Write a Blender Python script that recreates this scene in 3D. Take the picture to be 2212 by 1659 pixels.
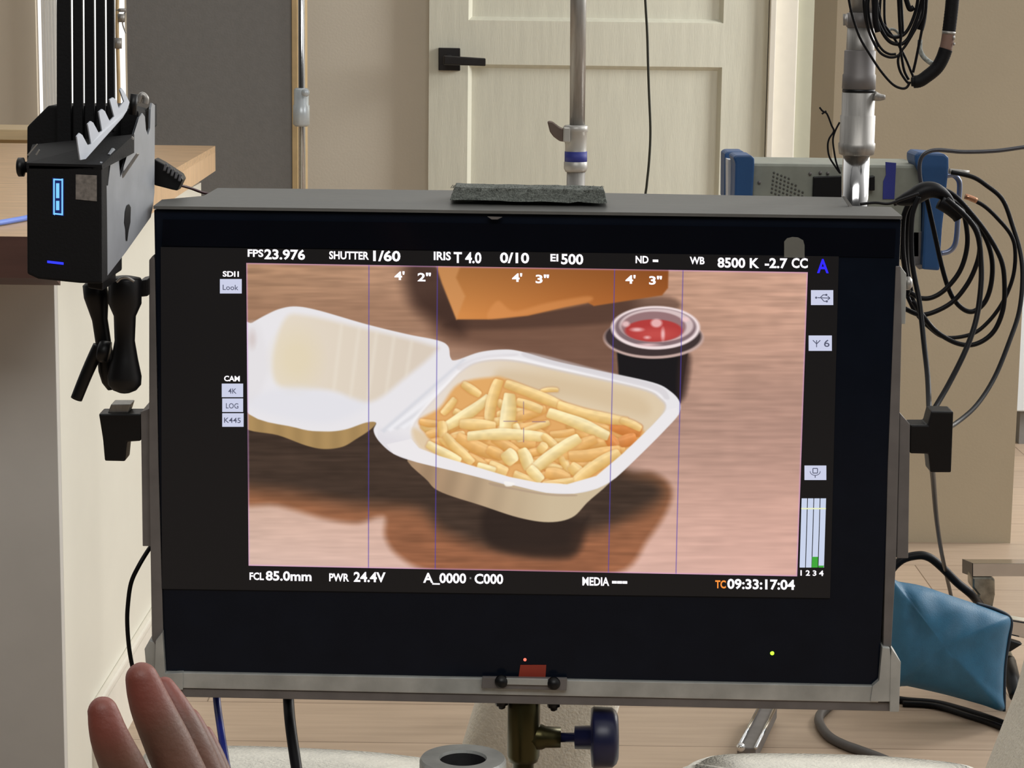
import bpy, bmesh, math, random
import numpy as np
from mathutils import Vector, Matrix, noise
C = bpy.context.scene
for o in list(bpy.data.objects): bpy.data.objects.remove(o)
random.seed(7)
PI = math.pi
# ------------------------------------------------------------------ camera
F = 4800.0; PITCH = math.radians(9.6); ROLL = math.radians(0.72); CAMZ = 1.10
fw = Vector((0, math.cos(PITCH), -math.sin(PITCH)))
r0 = Vector((1, 0, 0)); u0 = Vector((0, math.sin(PITCH), math.cos(PITCH)))
rt = r0*math.cos(ROLL) + u0*math.sin(ROLL); up = -r0*math.sin(ROLL) + u0*math.cos(ROLL)
cam_d = bpy.data.cameras.new('camera'); cam = bpy.data.objects.new('camera', cam_d); C.collection.objects.link(cam)
cam_d.sensor_width = 36; cam_d.sensor_fit = 'HORIZONTAL'; cam_d.lens = 36*F/2212
cam_d.clip_start = 0.05
M4 = Matrix.Identity(4)
for i in range(3): M4[i][0] = rt[i]; M4[i][1] = up[i]; M4[i][2] = -fw[i]
M4[2][3] = CAMZ
cam.matrix_world = M4
C.camera = cam
CO = Vector((0, 0, CAMZ))
# ------------------------------------------------------------------ world: daylight, bright ahead, to the right and above, dim behind the camera
w = bpy.data.worlds.new('world'); C.world = w; w.use_nodes = True
nt = w.node_tree; nt.nodes.clear()
def wn(t, **k):
    n = nt.nodes.new(t)
    for a, b in k.items(): setattr(n, a, b)
    return n
tc = wn('ShaderNodeTexCoord'); sep = wn('ShaderNodeSeparateXYZ'); nt.links.new(tc.outputs['Generated'], sep.inputs[0])
def wmath(op, a, b=None, clamp=False):
    n = wn('ShaderNodeMath', operation=op, use_clamp=clamp)
    for i, v in enumerate((a, b)):
        if v is None: continue
        if isinstance(v, (int, float)): n.inputs[i].default_value = v
        else: nt.links.new(v, n.inputs[i])
    return n.outputs[0]
y_ = wmath('MULTIPLY', sep.outputs['Y'], 0.62); x_ = wmath('MULTIPLY', sep.outputs['X'], 0.28); z_ = wmath('MULTIPLY', sep.outputs['Z'], 0.30)
s_ = wmath('ADD', wmath('ADD', y_, x_), wmath('ADD', z_, 0.42), True)
s_ = wmath('POWER', s_, 1.7)
stg = wmath('ADD', wmath('MULTIPLY', s_, 1.25), 0.03)
bg = wn('ShaderNodeBackground'); bg.inputs[0].default_value = (1.0, 0.985, 0.955, 1); nt.links.new(stg, bg.inputs[1])
wo = wn('ShaderNodeOutputWorld'); nt.links.new(bg.outputs[0], wo.inputs[0])
# ------------------------------------------------------------------ window light and an added front fill
def area(name, loc, to, sx, sy, e, col=(1, 1, 1)):
    l = bpy.data.lights.new(name, 'AREA'); l.shape = 'RECTANGLE'; l.size = sx; l.size_y = sy; l.energy = e; l.color = col
    o = bpy.data.objects.new(name, l); C.collection.objects.link(o); o.location = loc
    d = Vector(to) - Vector(loc); o.rotation_euler = d.to_track_quat('-Z', 'Y').to_euler(); return o
area('window_daylight', (3.0, 4.9, 2.0), (-0.3, 5.6, 0.8), 1.0, 1.4, 90, (1.0, 0.99, 0.96))
area('side_window_daylight', (2.6, 2.6, 2.3), (0, 3.0, 0.2), 1.4, 1.2, 26, (0.97, 0.98, 1.0))
area('front_fill', (0.2, -0.9, 3.3), (0.0, 4.5, 0.9), 3.2, 1.4, 66, (1.0, 0.99, 0.97))  # unseen fill lamp added high behind the camera to lift front faces
C.view_settings.view_transform = 'Standard'; C.view_settings.look = 'None'; C.view_settings.gamma = 1
C.view_settings.use_curve_mapping = False; C.view_settings.exposure = 0.0

# ================================================================== helpers
def ray(px, py): return fw + rt*((px-1106)/F) - up*((py-829.5)/F)
def D(px, py, Y):
    r = ray(px, py); return CO + r*(Y/r.y)
def AZ(px, py, z=0.0):
    r = ray(px, py); return CO + r*((z-CAMZ)/r.z)
def S(px, Y): return px*Y/F
def lin(c):
    return tuple((x/255/12.92 if x/255 <= 0.04045 else ((x/255+0.055)/1.055)**2.4) for x in c)
MATS = {}
def mat(name, col, rough=0.5, metal=0.0, var=0.08, scale=30, bump=0.0, bscale=200, stretch=(1, 1, 1), emit=0, coat=0, spec=0.5, trans=0, alpha=1, sheen=0):
    if name in MATS: return MATS[name]
    m = bpy.data.materials.new(name); m.use_nodes = True; n = m.node_tree; b = n.nodes['Principled BSDF']
    L = lin(col)
    b.inputs['Roughness'].default_value = rough; b.inputs['Metallic'].default_value = metal
    b.inputs['Specular IOR Level'].default_value = spec; b.inputs['Coat Weight'].default_value = coat
    b.inputs['Transmission Weight'].default_value = trans; b.inputs['Alpha'].default_value = alpha
    if sheen: b.inputs['Sheen Weight'].default_value = sheen
    t = n.nodes.new('ShaderNodeTexCoord'); mp = n.nodes.new('ShaderNodeMapping'); mp.inputs['Scale'].default_value = stretch
    n.links.new(t.outputs['Object'], mp.inputs[0])
    if emit:
        b.inputs['Base Color'].default_value = (0, 0, 0, 1); b.inputs['Emission Color'].default_value = (*L, 1); b.inputs['Emission Strength'].default_value = emit
    else:
        no = n.nodes.new('ShaderNodeTexNoise'); no.inputs['Scale'].default_value = scale; no.inputs['Detail'].default_value = 4
        n.links.new(mp.outputs[0], no.inputs[0])
        cr = n.nodes.new('ShaderNodeValToRGB')
        cr.color_ramp.elements[0].position = 0.3; cr.color_ramp.elements[1].position = 0.7
        cr.color_ramp.elements[0].color = (*[x*(1-var) for x in L], 1); cr.color_ramp.elements[1].color = (*[min(1, x*(1+var)) for x in L], 1)
        n.links.new(no.outputs[0], cr.inputs[0]); n.links.new(cr.outputs[0], b.inputs['Base Color'])
    if bump:
        nb = n.nodes.new('ShaderNodeTexNoise'); nb.inputs['Scale'].default_value = bscale; nb.inputs['Detail'].default_value = 3
        n.links.new(mp.outputs[0], nb.inputs[0]); bu = n.nodes.new('ShaderNodeBump'); bu.inputs['Strength'].default_value = bump; bu.inputs['Distance'].default_value = 0.003
        n.links.new(nb.outputs[0], bu.inputs['Height']); n.links.new(bu.outputs[0], b.inputs['Normal'])
    MATS[name] = m; return m

def merge(dst, src, smooth=False):
    for f in src.faces: f.smooth = smooth
    me = bpy.data.meshes.new('t'); src.to_mesh(me); src.free(); dst.from_mesh(me); bpy.data.meshes.remove(me)
def prism(bm, pts, vec, bev=0.0, seg=2, smooth=False):
    b = bmesh.new(); vec = Vector(vec)
    a = [b.verts.new(p) for p in pts]; c = [b.verts.new(Vector(p)+vec) for p in pts]
    b.faces.new(a); b.faces.new(c[::-1]); n = len(pts)
    for i in range(n): b.faces.new((a[i], c[i], c[(i+1) % n], a[(i+1) % n]))
    bmesh.ops.recalc_face_normals(b, faces=b.faces)
    if bev: bmesh.ops.bevel(b, geom=b.edges[:]+b.verts[:], offset=bev, segments=seg, affect='EDGES', profile=0.6, clamp_overlap=True)
    merge(bm, b, smooth)
def loft(bm, rings, cap=True, smooth=False, closed=True):
    b = bmesh.new(); R = [[b.verts.new(p) for p in r] for r in rings]; n = len(R[0])
    for i in range(len(R)-1):
        for j in range(n if closed else n-1):
            b.faces.new((R[i][j], R[i][(j+1) % n], R[i+1][(j+1) % n], R[i+1][j]))
    if cap: b.faces.new(R[0][::-1]); b.faces.new(R[-1])
    bmesh.ops.recalc_face_normals(b, faces=b.faces); merge(bm, b, smooth)
def box(bm, x0, x1, y0, y1, z0, z1, bev=0.0):
    prism(bm, [(x0, y0, z0), (x1, y0, z0), (x1, y0, z1), (x0, y0, z1)], (0, y1-y0, 0), bev)
def spline(pts, n=8, closed=False):
    P = [Vector(p) for p in pts]
    if len(P) < 3 and not closed: return P
    out = []; m = len(P)
    for i in range(m if closed else m-1):
        if closed: a, b, c, d = P[(i-1) % m], P[i], P[(i+1) % m], P[(i+2) % m]
        else: a, b, c, d = P[max(i-1, 0)], P[i], P[i+1], P[min(i+2, m-1)]
        for k in range(n):
            t = k/n
            out.append(0.5*((2*b) + (c-a)*t + (2*a-5*b+4*c-d)*t*t + (3*b-a-3*c+d)*t**3))
    if not closed: out.append(P[-1])
    return out
def tube(bm, pts, r, seg=10, sm=8, closed=False, flat=1.0):
    P = spline(pts, sm) if sm else [Vector(p) for p in pts]
    rr = r if callable(r) else (lambda t: r)
    T = [(P[min(i+1, len(P)-1)]-P[max(i-1, 0)]).normalized() for i in range(len(P))]
    N = T[0].orthogonal().normalized(); rings = []
    for i, p in enumerate(P):
        N = (N - T[i]*N.dot(T[i])).normalized(); B = T[i].cross(N)
        q = rr(i/(len(P)-1))
        rings.append([p + (N*math.cos(a)+B*math.sin(a)*flat)*q for a in [2*PI*k/seg for k in range(seg)]])
    loft(bm, rings, True, True)
def lathe(bm, p0, p1, prof, seg=32, smooth=True):
    p0, p1 = Vector(p0), Vector(p1); ax = (p1-p0); N = ax.orthogonal().normalized(); B = ax.normalized().cross(N)
    rings = []
    for t, r in prof:
        c = p0 + ax*t
        rings.append([c + (N*math.cos(a)+B*math.sin(a))*max(r, 1e-5) for a in [2*PI*k/seg for k in range(seg)]])
    loft(bm, rings, True, smooth)
def steps(prof, e=0.002):
    out = []
    for a, b, r in prof: out += [(a, r-e/2 if r > e else r), (a+1e-4, r), (b-1e-4, r), (b, r)]
    return out
def pxlathe(bm, top, bot, Y, prof, seg=32):
    """axis from pixel top to pixel bot at depth Y, prof = (py, half width in px)"""
    y0, y1 = top[1], bot[1]
    lathe(bm, D(*top, Y), D(*bot, Y), [((py-y0)/(y1-y0), S(hw, Y)) for py, hw in prof], seg)
def pxprism(bm, pts, Y, dy, bev=0.0, Yf=None):
    prism(bm, [D(x, y, Yf(x, y) if Yf else Y) for x, y in pts], (0, dy, 0), bev)
def obj(name, bm, m, parent=None, autosmooth=True):
    me = bpy.data.meshes.new(name)
    if parent is not None:
        q = parent; off = Vector((0, 0, 0))
        while q is not None: off += Vector(q.location); q = q.parent
        bmesh.ops.translate(bm, verts=bm.verts, vec=-off)
    bm.normal_update(); bm.to_mesh(me); bm.free(); me.materials.append(m)
    o = bpy.data.objects.new(name, me); C.collection.objects.link(o)
    if parent is not None: o.parent = parent
    return o
def tag(o, label=None, cat=None, group=None, kind=None):
    if label: o['label'] = label
    if cat: o['category'] = cat
    if group: o['group'] = group
    if kind: o['kind'] = kind
    return o
def thing(name, loc, label, cat, group=None):
    o = bpy.data.objects.new(name, None); C.collection.objects.link(o); o.location = loc; o.empty_display_size = 0.05
    return tag(o, label, cat, group)
def struct(name, bm, m, parent=None): return tag(obj(name, bm, m, parent), kind='structure')
def B(): return bmesh.new()

# ================================================================== materials
m_wall = mat('warm_white_paint', (218, 209, 193), 0.6, var=0.03, scale=3, bump=0.1, bscale=150)
m_grey = mat('dark_grey_paint', (134, 132, 129), 0.75, var=0.04, scale=60, bump=0.15)
m_tan = mat('tan_paint', (182, 168, 143), 0.6, var=0.03, scale=5, bump=0.08)
m_door = mat('painted_door', (222, 221, 205), 0.45, var=0.05, scale=6, stretch=(12, 12, 1), bump=0.12, bscale=40)
m_trim = mat('white_trim', (226, 221, 209), 0.5, var=0.02)
m_greenw = mat('sage_grey_wall', (185, 184, 165), 0.6, var=0.02)
m_black = mat('black_plastic', (9, 9, 11), 0.42, var=0.15, spec=0.35)
m_matte = mat('matte_black', (7, 7, 9), 0.7, var=0.15, spec=0.25, bump=0.1, bscale=400)
m_rub = mat('black_rubber_cable', (10, 9, 12), 0.45, var=0.2, spec=0.2)
m_steel = mat('brushed_steel', (158, 155, 150), 0.42, 0.6, var=0.12, scale=60, stretch=(6, 6, 0.6))
m_alu = mat('worn_aluminium', (172, 174, 170), 0.42, 0.35, var=0.22, scale=25, bump=0.08)
m_dsteel = mat('dark_aluminium', (112, 108, 106), 0.5, 0.3, var=0.12, scale=40)
m_chrome = mat('polished_chrome', (205, 205, 205), 0.14, 1.0, var=0.05)
m_bronze = mat('olive_zinc_steel', (66, 62, 38), 0.3, 0.9, var=0.15)
m_plush = mat('cream_boucle_fabric', (226, 222, 208), 0.95, var=0.08, scale=120, bump=0.6, bscale=300, sheen=0.3)
def wood_planks():
    m = bpy.data.materials.new('light_oak_planks'); m.use_nodes = True; n = m.node_tree; b = n.nodes['Principled BSDF']
    t = n.nodes.new('ShaderNodeTexCoord'); br = n.nodes.new('ShaderNodeTexBrick')
    n.links.new(t.outputs['Object'], br.inputs[0]); br.inputs['Scale'].default_value = 1; br.inputs['Brick Width'].default_value = 1.3; br.inputs['Row Height'].default_value = 0.19
    br.inputs['Mortar Size'].default_value = 0.0012; br.inputs['Color1'].default_value = (*lin((178, 156, 134)), 1); br.inputs['Color2'].default_value = (*lin((164, 144, 125)), 1); br.inputs['Mortar'].default_value = (*lin((118, 98, 80)), 1)
    br.offset = 0.37
    mp = n.nodes.new('ShaderNodeMapping'); mp.inputs['Scale'].default_value = (2, 26, 1); n.links.new(t.outputs['Object'], mp.inputs[0])
    no = n.nodes.new('ShaderNodeTexNoise'); no.inputs['Scale'].default_value = 2.5; no.inputs['Detail'].default_value = 6; n.links.new(mp.outputs[0], no.inputs[0])
    mx = n.nodes.new('ShaderNodeMix'); mx.data_type = 'RGBA'; mx.blend_type = 'MULTIPLY'; mx.inputs[0].default_value = 0.5
    cr = n.nodes.new('ShaderNodeValToRGB'); cr.color_ramp.elements[0].position = 0.3; cr.color_ramp.elements[0].color = (0.72, 0.70, 0.68, 1); cr.color_ramp.elements[1].position = 0.65; cr.color_ramp.elements[1].color = (1, 1, 1, 1)
    n.links.new(no.outputs[0], cr.inputs[0]); n.links.new(br.outputs[0], mx.inputs[6]); n.links.new(cr.outputs[0], mx.inputs[7]); n.links.new(mx.outputs[2], b.inputs['Base Color'])
    b.inputs['Roughness'].default_value = 0.42; return m
m_floor = wood_planks()
m_butcher = mat('butcher_block_wood', (196, 162, 124), 0.4, var=0.22, scale=9, stretch=(1.2, 14, 20))
m_butcher_end = mat('butcher_block_edge', (206, 172, 134), 0.45, var=0.2, scale=14, stretch=(6, 14, 0.6))
m_edge_shade = mat('butcher_block_shaded', (84, 56, 48), 0.5, var=0.15, scale=10, stretch=(1, 1, 10))  # butcher block darkened to stand for the shaded front edge

# ================================================================== setting
YB = 6.0
bm = B(); box(bm, -3.5, 4.0, -1.5, 8.0, -0.05, 0.0); struct('floor', bm, m_floor)
xl = D(640, 400, YB).x; xd0 = D(927, 300, YB).x; xd1 = D(1648, 300, YB).x; xc1 = D(1716, 200, YB).x
xw = D(272, 200, YB).x
bm = B(); box(bm, xw, 4.0, YB, YB+0.12, 0, 2.6); struct('wall_back', bm, m_wall)
# strip right of the door casing, darker and greener than the wall
bm = B(); box(bm, xc1, 1.6, YB-0.012, YB, 0, 2.6); struct('wall_back_right', bm, m_greenw)
# door with recessed panels
dz = 2.05; yf = YB-0.045
pz1a = D(1285, 142, yf).z; pz2b = D(1285, 47, yf).z; px0 = D(1010, 250, yf).x; px1 = D(1557, 250, yf).x
droot = thing('door_1', (xd0, YB, 0), None, None); tag(droot, kind='structure')
bm = B()
for a, b_, c_, d_ in ((xd0, px0, 0.01, dz), (px1, xd1, 0.01, dz), (px0, px1, pz1a, pz2b), (px0, px1, 0.01, 0.2), (px0, px1, dz-0.12, dz)):
    box(bm, a, b_, yf, YB-0.002, c_, d_, 0.0)
for zc0, zc1 in ((0.2, pz1a), (pz2b, dz-0.12)):
    box(bm, px0, px1, yf+0.018, YB-0.004, zc0, zc1)
    s = 0.010
    for q in ([(px0, yf, zc0), (px0+s, yf+0.018, zc0+s), (px0+s, yf+0.018, zc1-s), (px0, yf, zc1)],
              [(px0, yf, zc0), (px1, yf, zc0), (px1-s, yf+0.018, zc0+s), (px0+s, yf+0.018, zc0+s)],
              [(px1, yf, zc0), (px1, yf, zc1), (px1-s, yf+0.018, zc1-s), (px1-s, yf+0.018, zc0+s)],
              [(px0, yf, zc1), (px0+s, yf+0.018, zc1-s), (px1-s, yf+0.018, zc1-s), (px1, yf, zc1)]):
        b2 = bmesh.new(); b2.faces.new([b2.verts.new(p) for p in q]); merge(bm, b2)
o = obj('door_panel', bm, m_door, droot)
m_hand = mat('dark_bronze_handle', (52, 50, 50), 0.35, 0.7)
bm = B(); pxprism(bm, [(947, 103), (994, 104), (994, 153), (947, 152)], yf-0.012, 0.012, 0.002)
lathe(bm, D(969, 128, yf-0.055), D(969, 128, yf-0.01), [(0, 0.013), (1, 0.013)], 20)
pxprism(bm, [(958, 120), (1049, 126), (1049, 143), (958, 140)], yf-0.068, 0.018, 0.003)
obj('door_handle', bm, m_hand, droot)
# casing
bm = B(); box(bm, xd1+0.002, xd1+0.018, YB-0.07, YB, 0, 2.1, 0.002); box(bm, xd1+0.018, xc1, YB-0.03, YB, 0, 2.16, 0.003)
box(bm, xd0, xc1, YB-0.03, YB, 2.07, 2.16, 0.003); struct('trim_1', bm, m_trim)
# pillar / wall end on the right
YP = AZ(2070, 1172).y
pl = D(1797, 340, YP).x; pr = D(2186, 1100, YP).x
bm = B(); box(bm, pl, pr, YP, YP+0.35, 0, 2.6); struct('wall_right', bm, m_tan)
# dark grey partition on the left
YG = 5.2
gl = D(276, 200, YG).x; gr = D(630, 200, YG).x
bm = B(); box(bm, gl, gr, YG, YG+0.15, 0, 2.6); struct('wall_left', bm, m_grey)
m_brass = mat('pale_gold_trim', (214, 186, 140), 0.35, 0.3)
bm = B(); box(bm, gr+0.001, gr+0.014, YG-0.004, YG+0.16, 0, 2.6, 0.001); box(bm, gr+0.017, gr+0.022, YG+0.02, YG+0.16, 0, 2.6); struct('trim_2', bm, m_brass)
# wall and window left
YL = 5.7
wa = D(78, 100, YL).x; wb = D(275, 100, YL).x
bm = B(); box(bm, -3.5, wa, YL, YL+0.03, 0, 2.6); box(bm, wa, gl+0.05, YL, YL+0.03, 0, 0.70); box(bm, wa, gl+0.05, YL, YL+0.03, 2.2, 2.6); struct('wall_left_side', bm, mat('cream_beige_paint', (236, 222, 200), 0.6, var=0.03, scale=4))
wroot = thing('window_1', (wa, YL, 0.7), None, None); tag(wroot, kind='structure')
bm = B(); f = 0.045
for x0, x1, z0, z1 in ((wa, gl+0.05, 0.70, 0.76), (wa, gl+0.05, 2.14, 2.2), (gl-0.055, gl-0.02, 0.7, 2.2)):
    box(bm, x0, x1, YL+0.02, YL+0.07, z0, z1, 0.003)
obj('window_frame', bm, m_trim, wroot)
bm = B(); box(bm, wa+0.01, gl+0.05, YL+0.012, YL+0.016, 0.72, 2.18); m_pane = bpy.data.materials.new('thin_window_glass'); m_pane.use_nodes = True; n = m_pane.node_tree; n.nodes.remove(n.nodes['Principled BSDF'])
t1 = n.nodes.new('ShaderNodeBsdfTransparent'); g1 = n.nodes.new('ShaderNodeBsdfGlossy'); g1.inputs['Roughness'].default_value = 0.02; f1 = n.nodes.new('ShaderNodeFresnel'); f1.inputs[0].default_value = 1.2; mm1 = n.nodes.new('ShaderNodeMixShader')
n.links.new(f1.outputs[0], mm1.inputs[0]); n.links.new(t1.outputs[0], mm1.inputs[1]); n.links.new(g1.outputs[0], mm1.inputs[2]); n.links.new(mm1.outputs[0], n.nodes['Material Output'].inputs[0]); g = obj('pane', bm, m_pane, wroot)
bm = B()
xs0, xs1 = D(94, 100, YL).x, D(128, 100, YL).x
loft(bm, [[(xs0+(xs1-xs0)*k/24, YL-0.02+0.006*math.sin(k*1.3), z) for k in range(25)] for z in (0.72, 1.2, 1.7, 2.25)], False, True, False)
m_sheer = mat('sheer_white_fabric', (240, 238, 232), 0.8, var=0.03); n = m_sheer.node_tree; tr = n.nodes.new('ShaderNodeBsdfTranslucent'); tr.inputs[0].default_value = (0.9, 0.89, 0.86, 1)
ms2 = n.nodes.new('ShaderNodeMixShader'); ms2.inputs[0].default_value = 0.75; n.links.new(n.nodes['Principled BSDF'].outputs[0], ms2.inputs[1]); n.links.new(tr.outputs[0], ms2.inputs[2]); n.links.new(ms2.outputs[0], n.nodes['Material Output'].inputs[0])
cu = obj('sheer_curtain', bm, mat('sheer_white_fabric', (240, 238, 232), 0.8, var=0.03)); tag(cu, 'sheer white curtain hanging at the left window behind the antennas', 'curtain')

# ================================================================== kitchen island and worktop
near = Vector((-0.597, 2.87, 0)); far = Vector((-0.592, 4.2, 0)); ib = 0.768
isl = thing('kitchen_island', (-1.0, 3.2, 0), 'pale kitchen island under the butcher block worktop, at left edge', 'kitchen island')
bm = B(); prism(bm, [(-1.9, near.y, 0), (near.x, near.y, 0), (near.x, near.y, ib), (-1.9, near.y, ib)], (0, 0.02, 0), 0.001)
obj('front_panel', bm, mat('shaded_panel', (196, 193, 187), 0.55, var=0.03, scale=12), isl)['label'] = 'front panel greyed for shade'  # pale panel colour greyed to carry the shade on this face
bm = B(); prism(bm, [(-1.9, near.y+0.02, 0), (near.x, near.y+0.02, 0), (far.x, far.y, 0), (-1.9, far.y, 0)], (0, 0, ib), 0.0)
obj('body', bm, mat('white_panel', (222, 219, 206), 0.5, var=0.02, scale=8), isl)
d = (far-near).normalized(); nrm = Vector((d.y, -d.x, 0))
a = near + d*0.19; b_ = far
bm = B(); prism(bm, [a, a+nrm*0.012, b_+nrm*0.012, b_], (0, 0, 0.10), 0.0); 
prism(bm, [a+Vector((0, 0, 0.1)), a+nrm*0.012+Vector((0, 0, 0.1)), b_+nrm*0.012+Vector((0, 0, 0.1)), b_+Vector((0, 0, 0.1))], (0, 0, 0.012), 0.003)
obj('baseboard', bm, m_trim, isl)
zt = 0.832
ct_n = AZ(118, 512, zt); ct_f = AZ(465, 315, zt)
bm = B(); pts = [(-1.95, ct_n.y, zt), (ct_n.x, ct_n.y, zt), (ct_f.x, ct_f.y, zt), (-1.95, ct_f.y, zt)]
prism(bm, pts, (0, 0, -0.012), 0.0)
ct = thing('wooden_countertop', (-1.0, 3.2, zt-0.05), 'butcher block worktop lying on the kitchen island', 'countertop')
obj('top_board', bm, m_butcher, ct)
bm = B(); prism(bm, [(ct_n.x, ct_n.y, zt-0.012), (ct_f.x, ct_f.y, zt-0.012), (ct_f.x-0.03, ct_f.y, zt-0.012), (ct_n.x-0.03, ct_n.y+0.02, zt-0.012)], (0, 0, -0.036), 0.0)
obj('side_edge', bm, m_butcher_end, ct)
bm = B(); prism(bm, [(-1.95, ct_n.y-0.001, zt-0.0), (ct_n.x-0.0005, ct_n.y-0.001, zt-0.0), (ct_n.x-0.0005, ct_n.y+0.03, zt-0.012), (-1.95, ct_n.y+0.03, zt-0.012)], (0, 0, -0.048), 0.0)
obj('front_edge', bm, m_edge_shade, ct)['label'] = 'front edge darkened for shade'
# pale shelf ledge beyond the worktop
bm = B(); l0 = D(-60, 278, 4.6); l1 = D(150, 281, 4.6)
box(bm, -1.9, l1.x, 4.6, 4.78, l1.z-0.022, l1.z, 0.002); box(bm, -1.88, l1.x-0.02, 4.62, 4.76, 0, l1.z-0.022)
o = obj('wooden_shelf', bm, mat('pale_maple', (226, 200, 158), 0.4, var=0.08, scale=10, stretch=(1, 10, 10))); tag(o, 'pale wooden shelf unit standing behind the butcher block worktop', 'shelf')
m_bluecab = mat('blue_cable_jacket', (30, 42, 128), 0.35, var=0.1)
m_lbluecab = mat('light_blue_cable_jacket', (110, 140, 225), 0.4, var=0.05)
bm = B(); tube(bm, [AZ(-60, 490, zt+0.004), AZ(0, 481, zt+0.004), AZ(40, 474, zt+0.004), AZ(90, 466, zt+0.004), AZ(150, 470, zt+0.004)], 0.0035)
tag(obj('patch_cable', bm, m_lbluecab), 'light blue cable lying across the butcher block worktop', 'cable')
# white cabinet far right
bm = B(); cx0 = D(2201, 700, 5.65).x; czb = D(2205, 889, 5.65).z; box(bm, cx0, cx0+0.5, 5.65, 5.95, czb, D(2205, 600, 5.65).z, 0.004)
wc = thing('low_cabinet', (cx0+0.25, 5.8, 0), 'low white cabinet over a dark block for its shadow, partly hidden by the tan wall end', 'cabinet')
obj('body', bm, mat('white_lacquer', (225, 232, 236), 0.35, var=0.01), wc)
bm = B(); box(bm, cx0+0.02, cx0+0.5, 5.67, 5.93, 0, czb); obj('shadow_block', bm, m_grey, wc)  # dark solid standing in for the shadow beneath the cabinet

# ================================================================== field monitor
YM = 1.9; TILT = math.radians(1.0)
mc = D(1125, 950, YM); mn = Vector((0, math.cos(TILT), math.sin(TILT)))   # pointing away from camera
def M(px, py, d=0.0):
    r = ray(px, py); t = ((mc + mn*d - CO).dot(mn))/r.dot(mn); return CO + r*t
def mprism(bm, pts, d0, d1, bev=0.0):
    prism(bm, [M(x, y, d0) for x, y in pts], mn*(d1-d0), bev)
def rect(x0, y0, x1, y1): return [(x0, y0), (x1, y0), (x1, y1), (x0, y1)]
mon = thing('field_monitor', (mc.x, YM, M(1125, 1480).z), 'large black camera monitor showing fries in a white takeout box, in metal yoke', 'monitor')
m_bezel = mat('gloss_black_glass', (17, 22, 32), 0.16, var=0.1, spec=0.12)
m_top = mat('grey_anodised_hood', (98, 98, 95), 0.55, 0.3, var=0.08, scale=80, stretch=(1, 10, 1))
bm = B(); mprism(bm, [(332, 452), (1948, 473), (1925, 1000), (1898, 1482), (355, 1452), (343, 1000)], 0.0, 0.085, 0.002)
obj('housing', bm, m_bezel, mon)
# raised hood lip along the top, sloping back
bm = B()
fr = [M(331, 445, -0.004), M(1949, 467, -0.004)]; fb = [M(331, 452, -0.004), M(1949, 474, -0.004)]
outer = [(331, 445, -0.004), (350, 431, 0.02), (440, 423, 0.045), (470, 406, 0.105), (972, 411, 0.105), (1820, 426, 0.105), (1838, 445, 0.05), (1925, 447, 0.045), (1949, 467, -0.004)]
top_pts = [M(*p) for p in outer]; dn = (M(1125, 470)-M(1125, 460)).normalized()*0.0026
b2 = bmesh.new(); tv = [b2.verts.new(p) for p in top_pts]; bv = [b2.verts.new(p+dn) for p in top_pts]
tc_ = b2.verts.new(M(1140, 440, 0.03)); bc_ = b2.verts.new(M(1140, 440, 0.03)+dn)
for i in range(len(tv)):
    j = (i+1) % len(tv); b2.faces.new((tv[i], tv[j], tc_)); b2.faces.new((bv[j], bv[i], bc_)); b2.faces.new((tv[i], bv[i], bv[j], tv[j]))
bmesh.ops.recalc_face_normals(b2, faces=b2.faces); merge(bm, b2)
obj('top_cover', bm, m_top, mon)['label'] = 'grey metal top cover'
bm = B(); mprism(bm, [(352, 474), (1935, 494), (1932, 556), (350, 531)], -0.0012, 0.0, 0.0)
obj('upper_bezel', bm, mat('deep_black_glass', (11, 13, 20), 0.1, var=0.05, spec=0.2), mon)
bm = B(); mprism(bm, [(1053, 468), (1085, 469), (1075, 474), (1062, 474)], -0.0055, -0.003); obj('release_tab', bm, m_dsteel, mon)
bm = B(); pts = [(1694, 556), (1694, 522), (1700, 515), (1712, 512), (1724, 513), (1735, 519), (1738, 530), (1738, 557)]
mprism(bm, pts, -0.0022, -0.001); obj('light_sensor', bm, mat('grey_sensor_window', (105, 105, 98), 0.6), mon)
# active screen
scr = [(346, 532), (1934, 557), (1917, 1335), (348, 1290)]
bm = B(); mprism(bm, [(347, 534), (1812, 554), (1793, 1292), (350, 1272)], -0.0016, 0.0)
m_lcd = bpy.data.materials.new('lcd_black_level'); m_lcd.use_nodes = True; pb = m_lcd.node_tree.nodes['Principled BSDF']
pb.inputs['Base Color'].default_value = (0.006, 0.006, 0.006, 1); pb.inputs['Roughness'].default_value = 0.15; pb.inputs['Emission Color'].default_value = (*lin((24, 22, 22)), 1); pb.inputs['Emission Strength'].default_value = 0.9; pb.inputs['Specular IOR Level'].default_value = 0.12
screen = obj('screen', bm, m_lcd, mon); 

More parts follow.
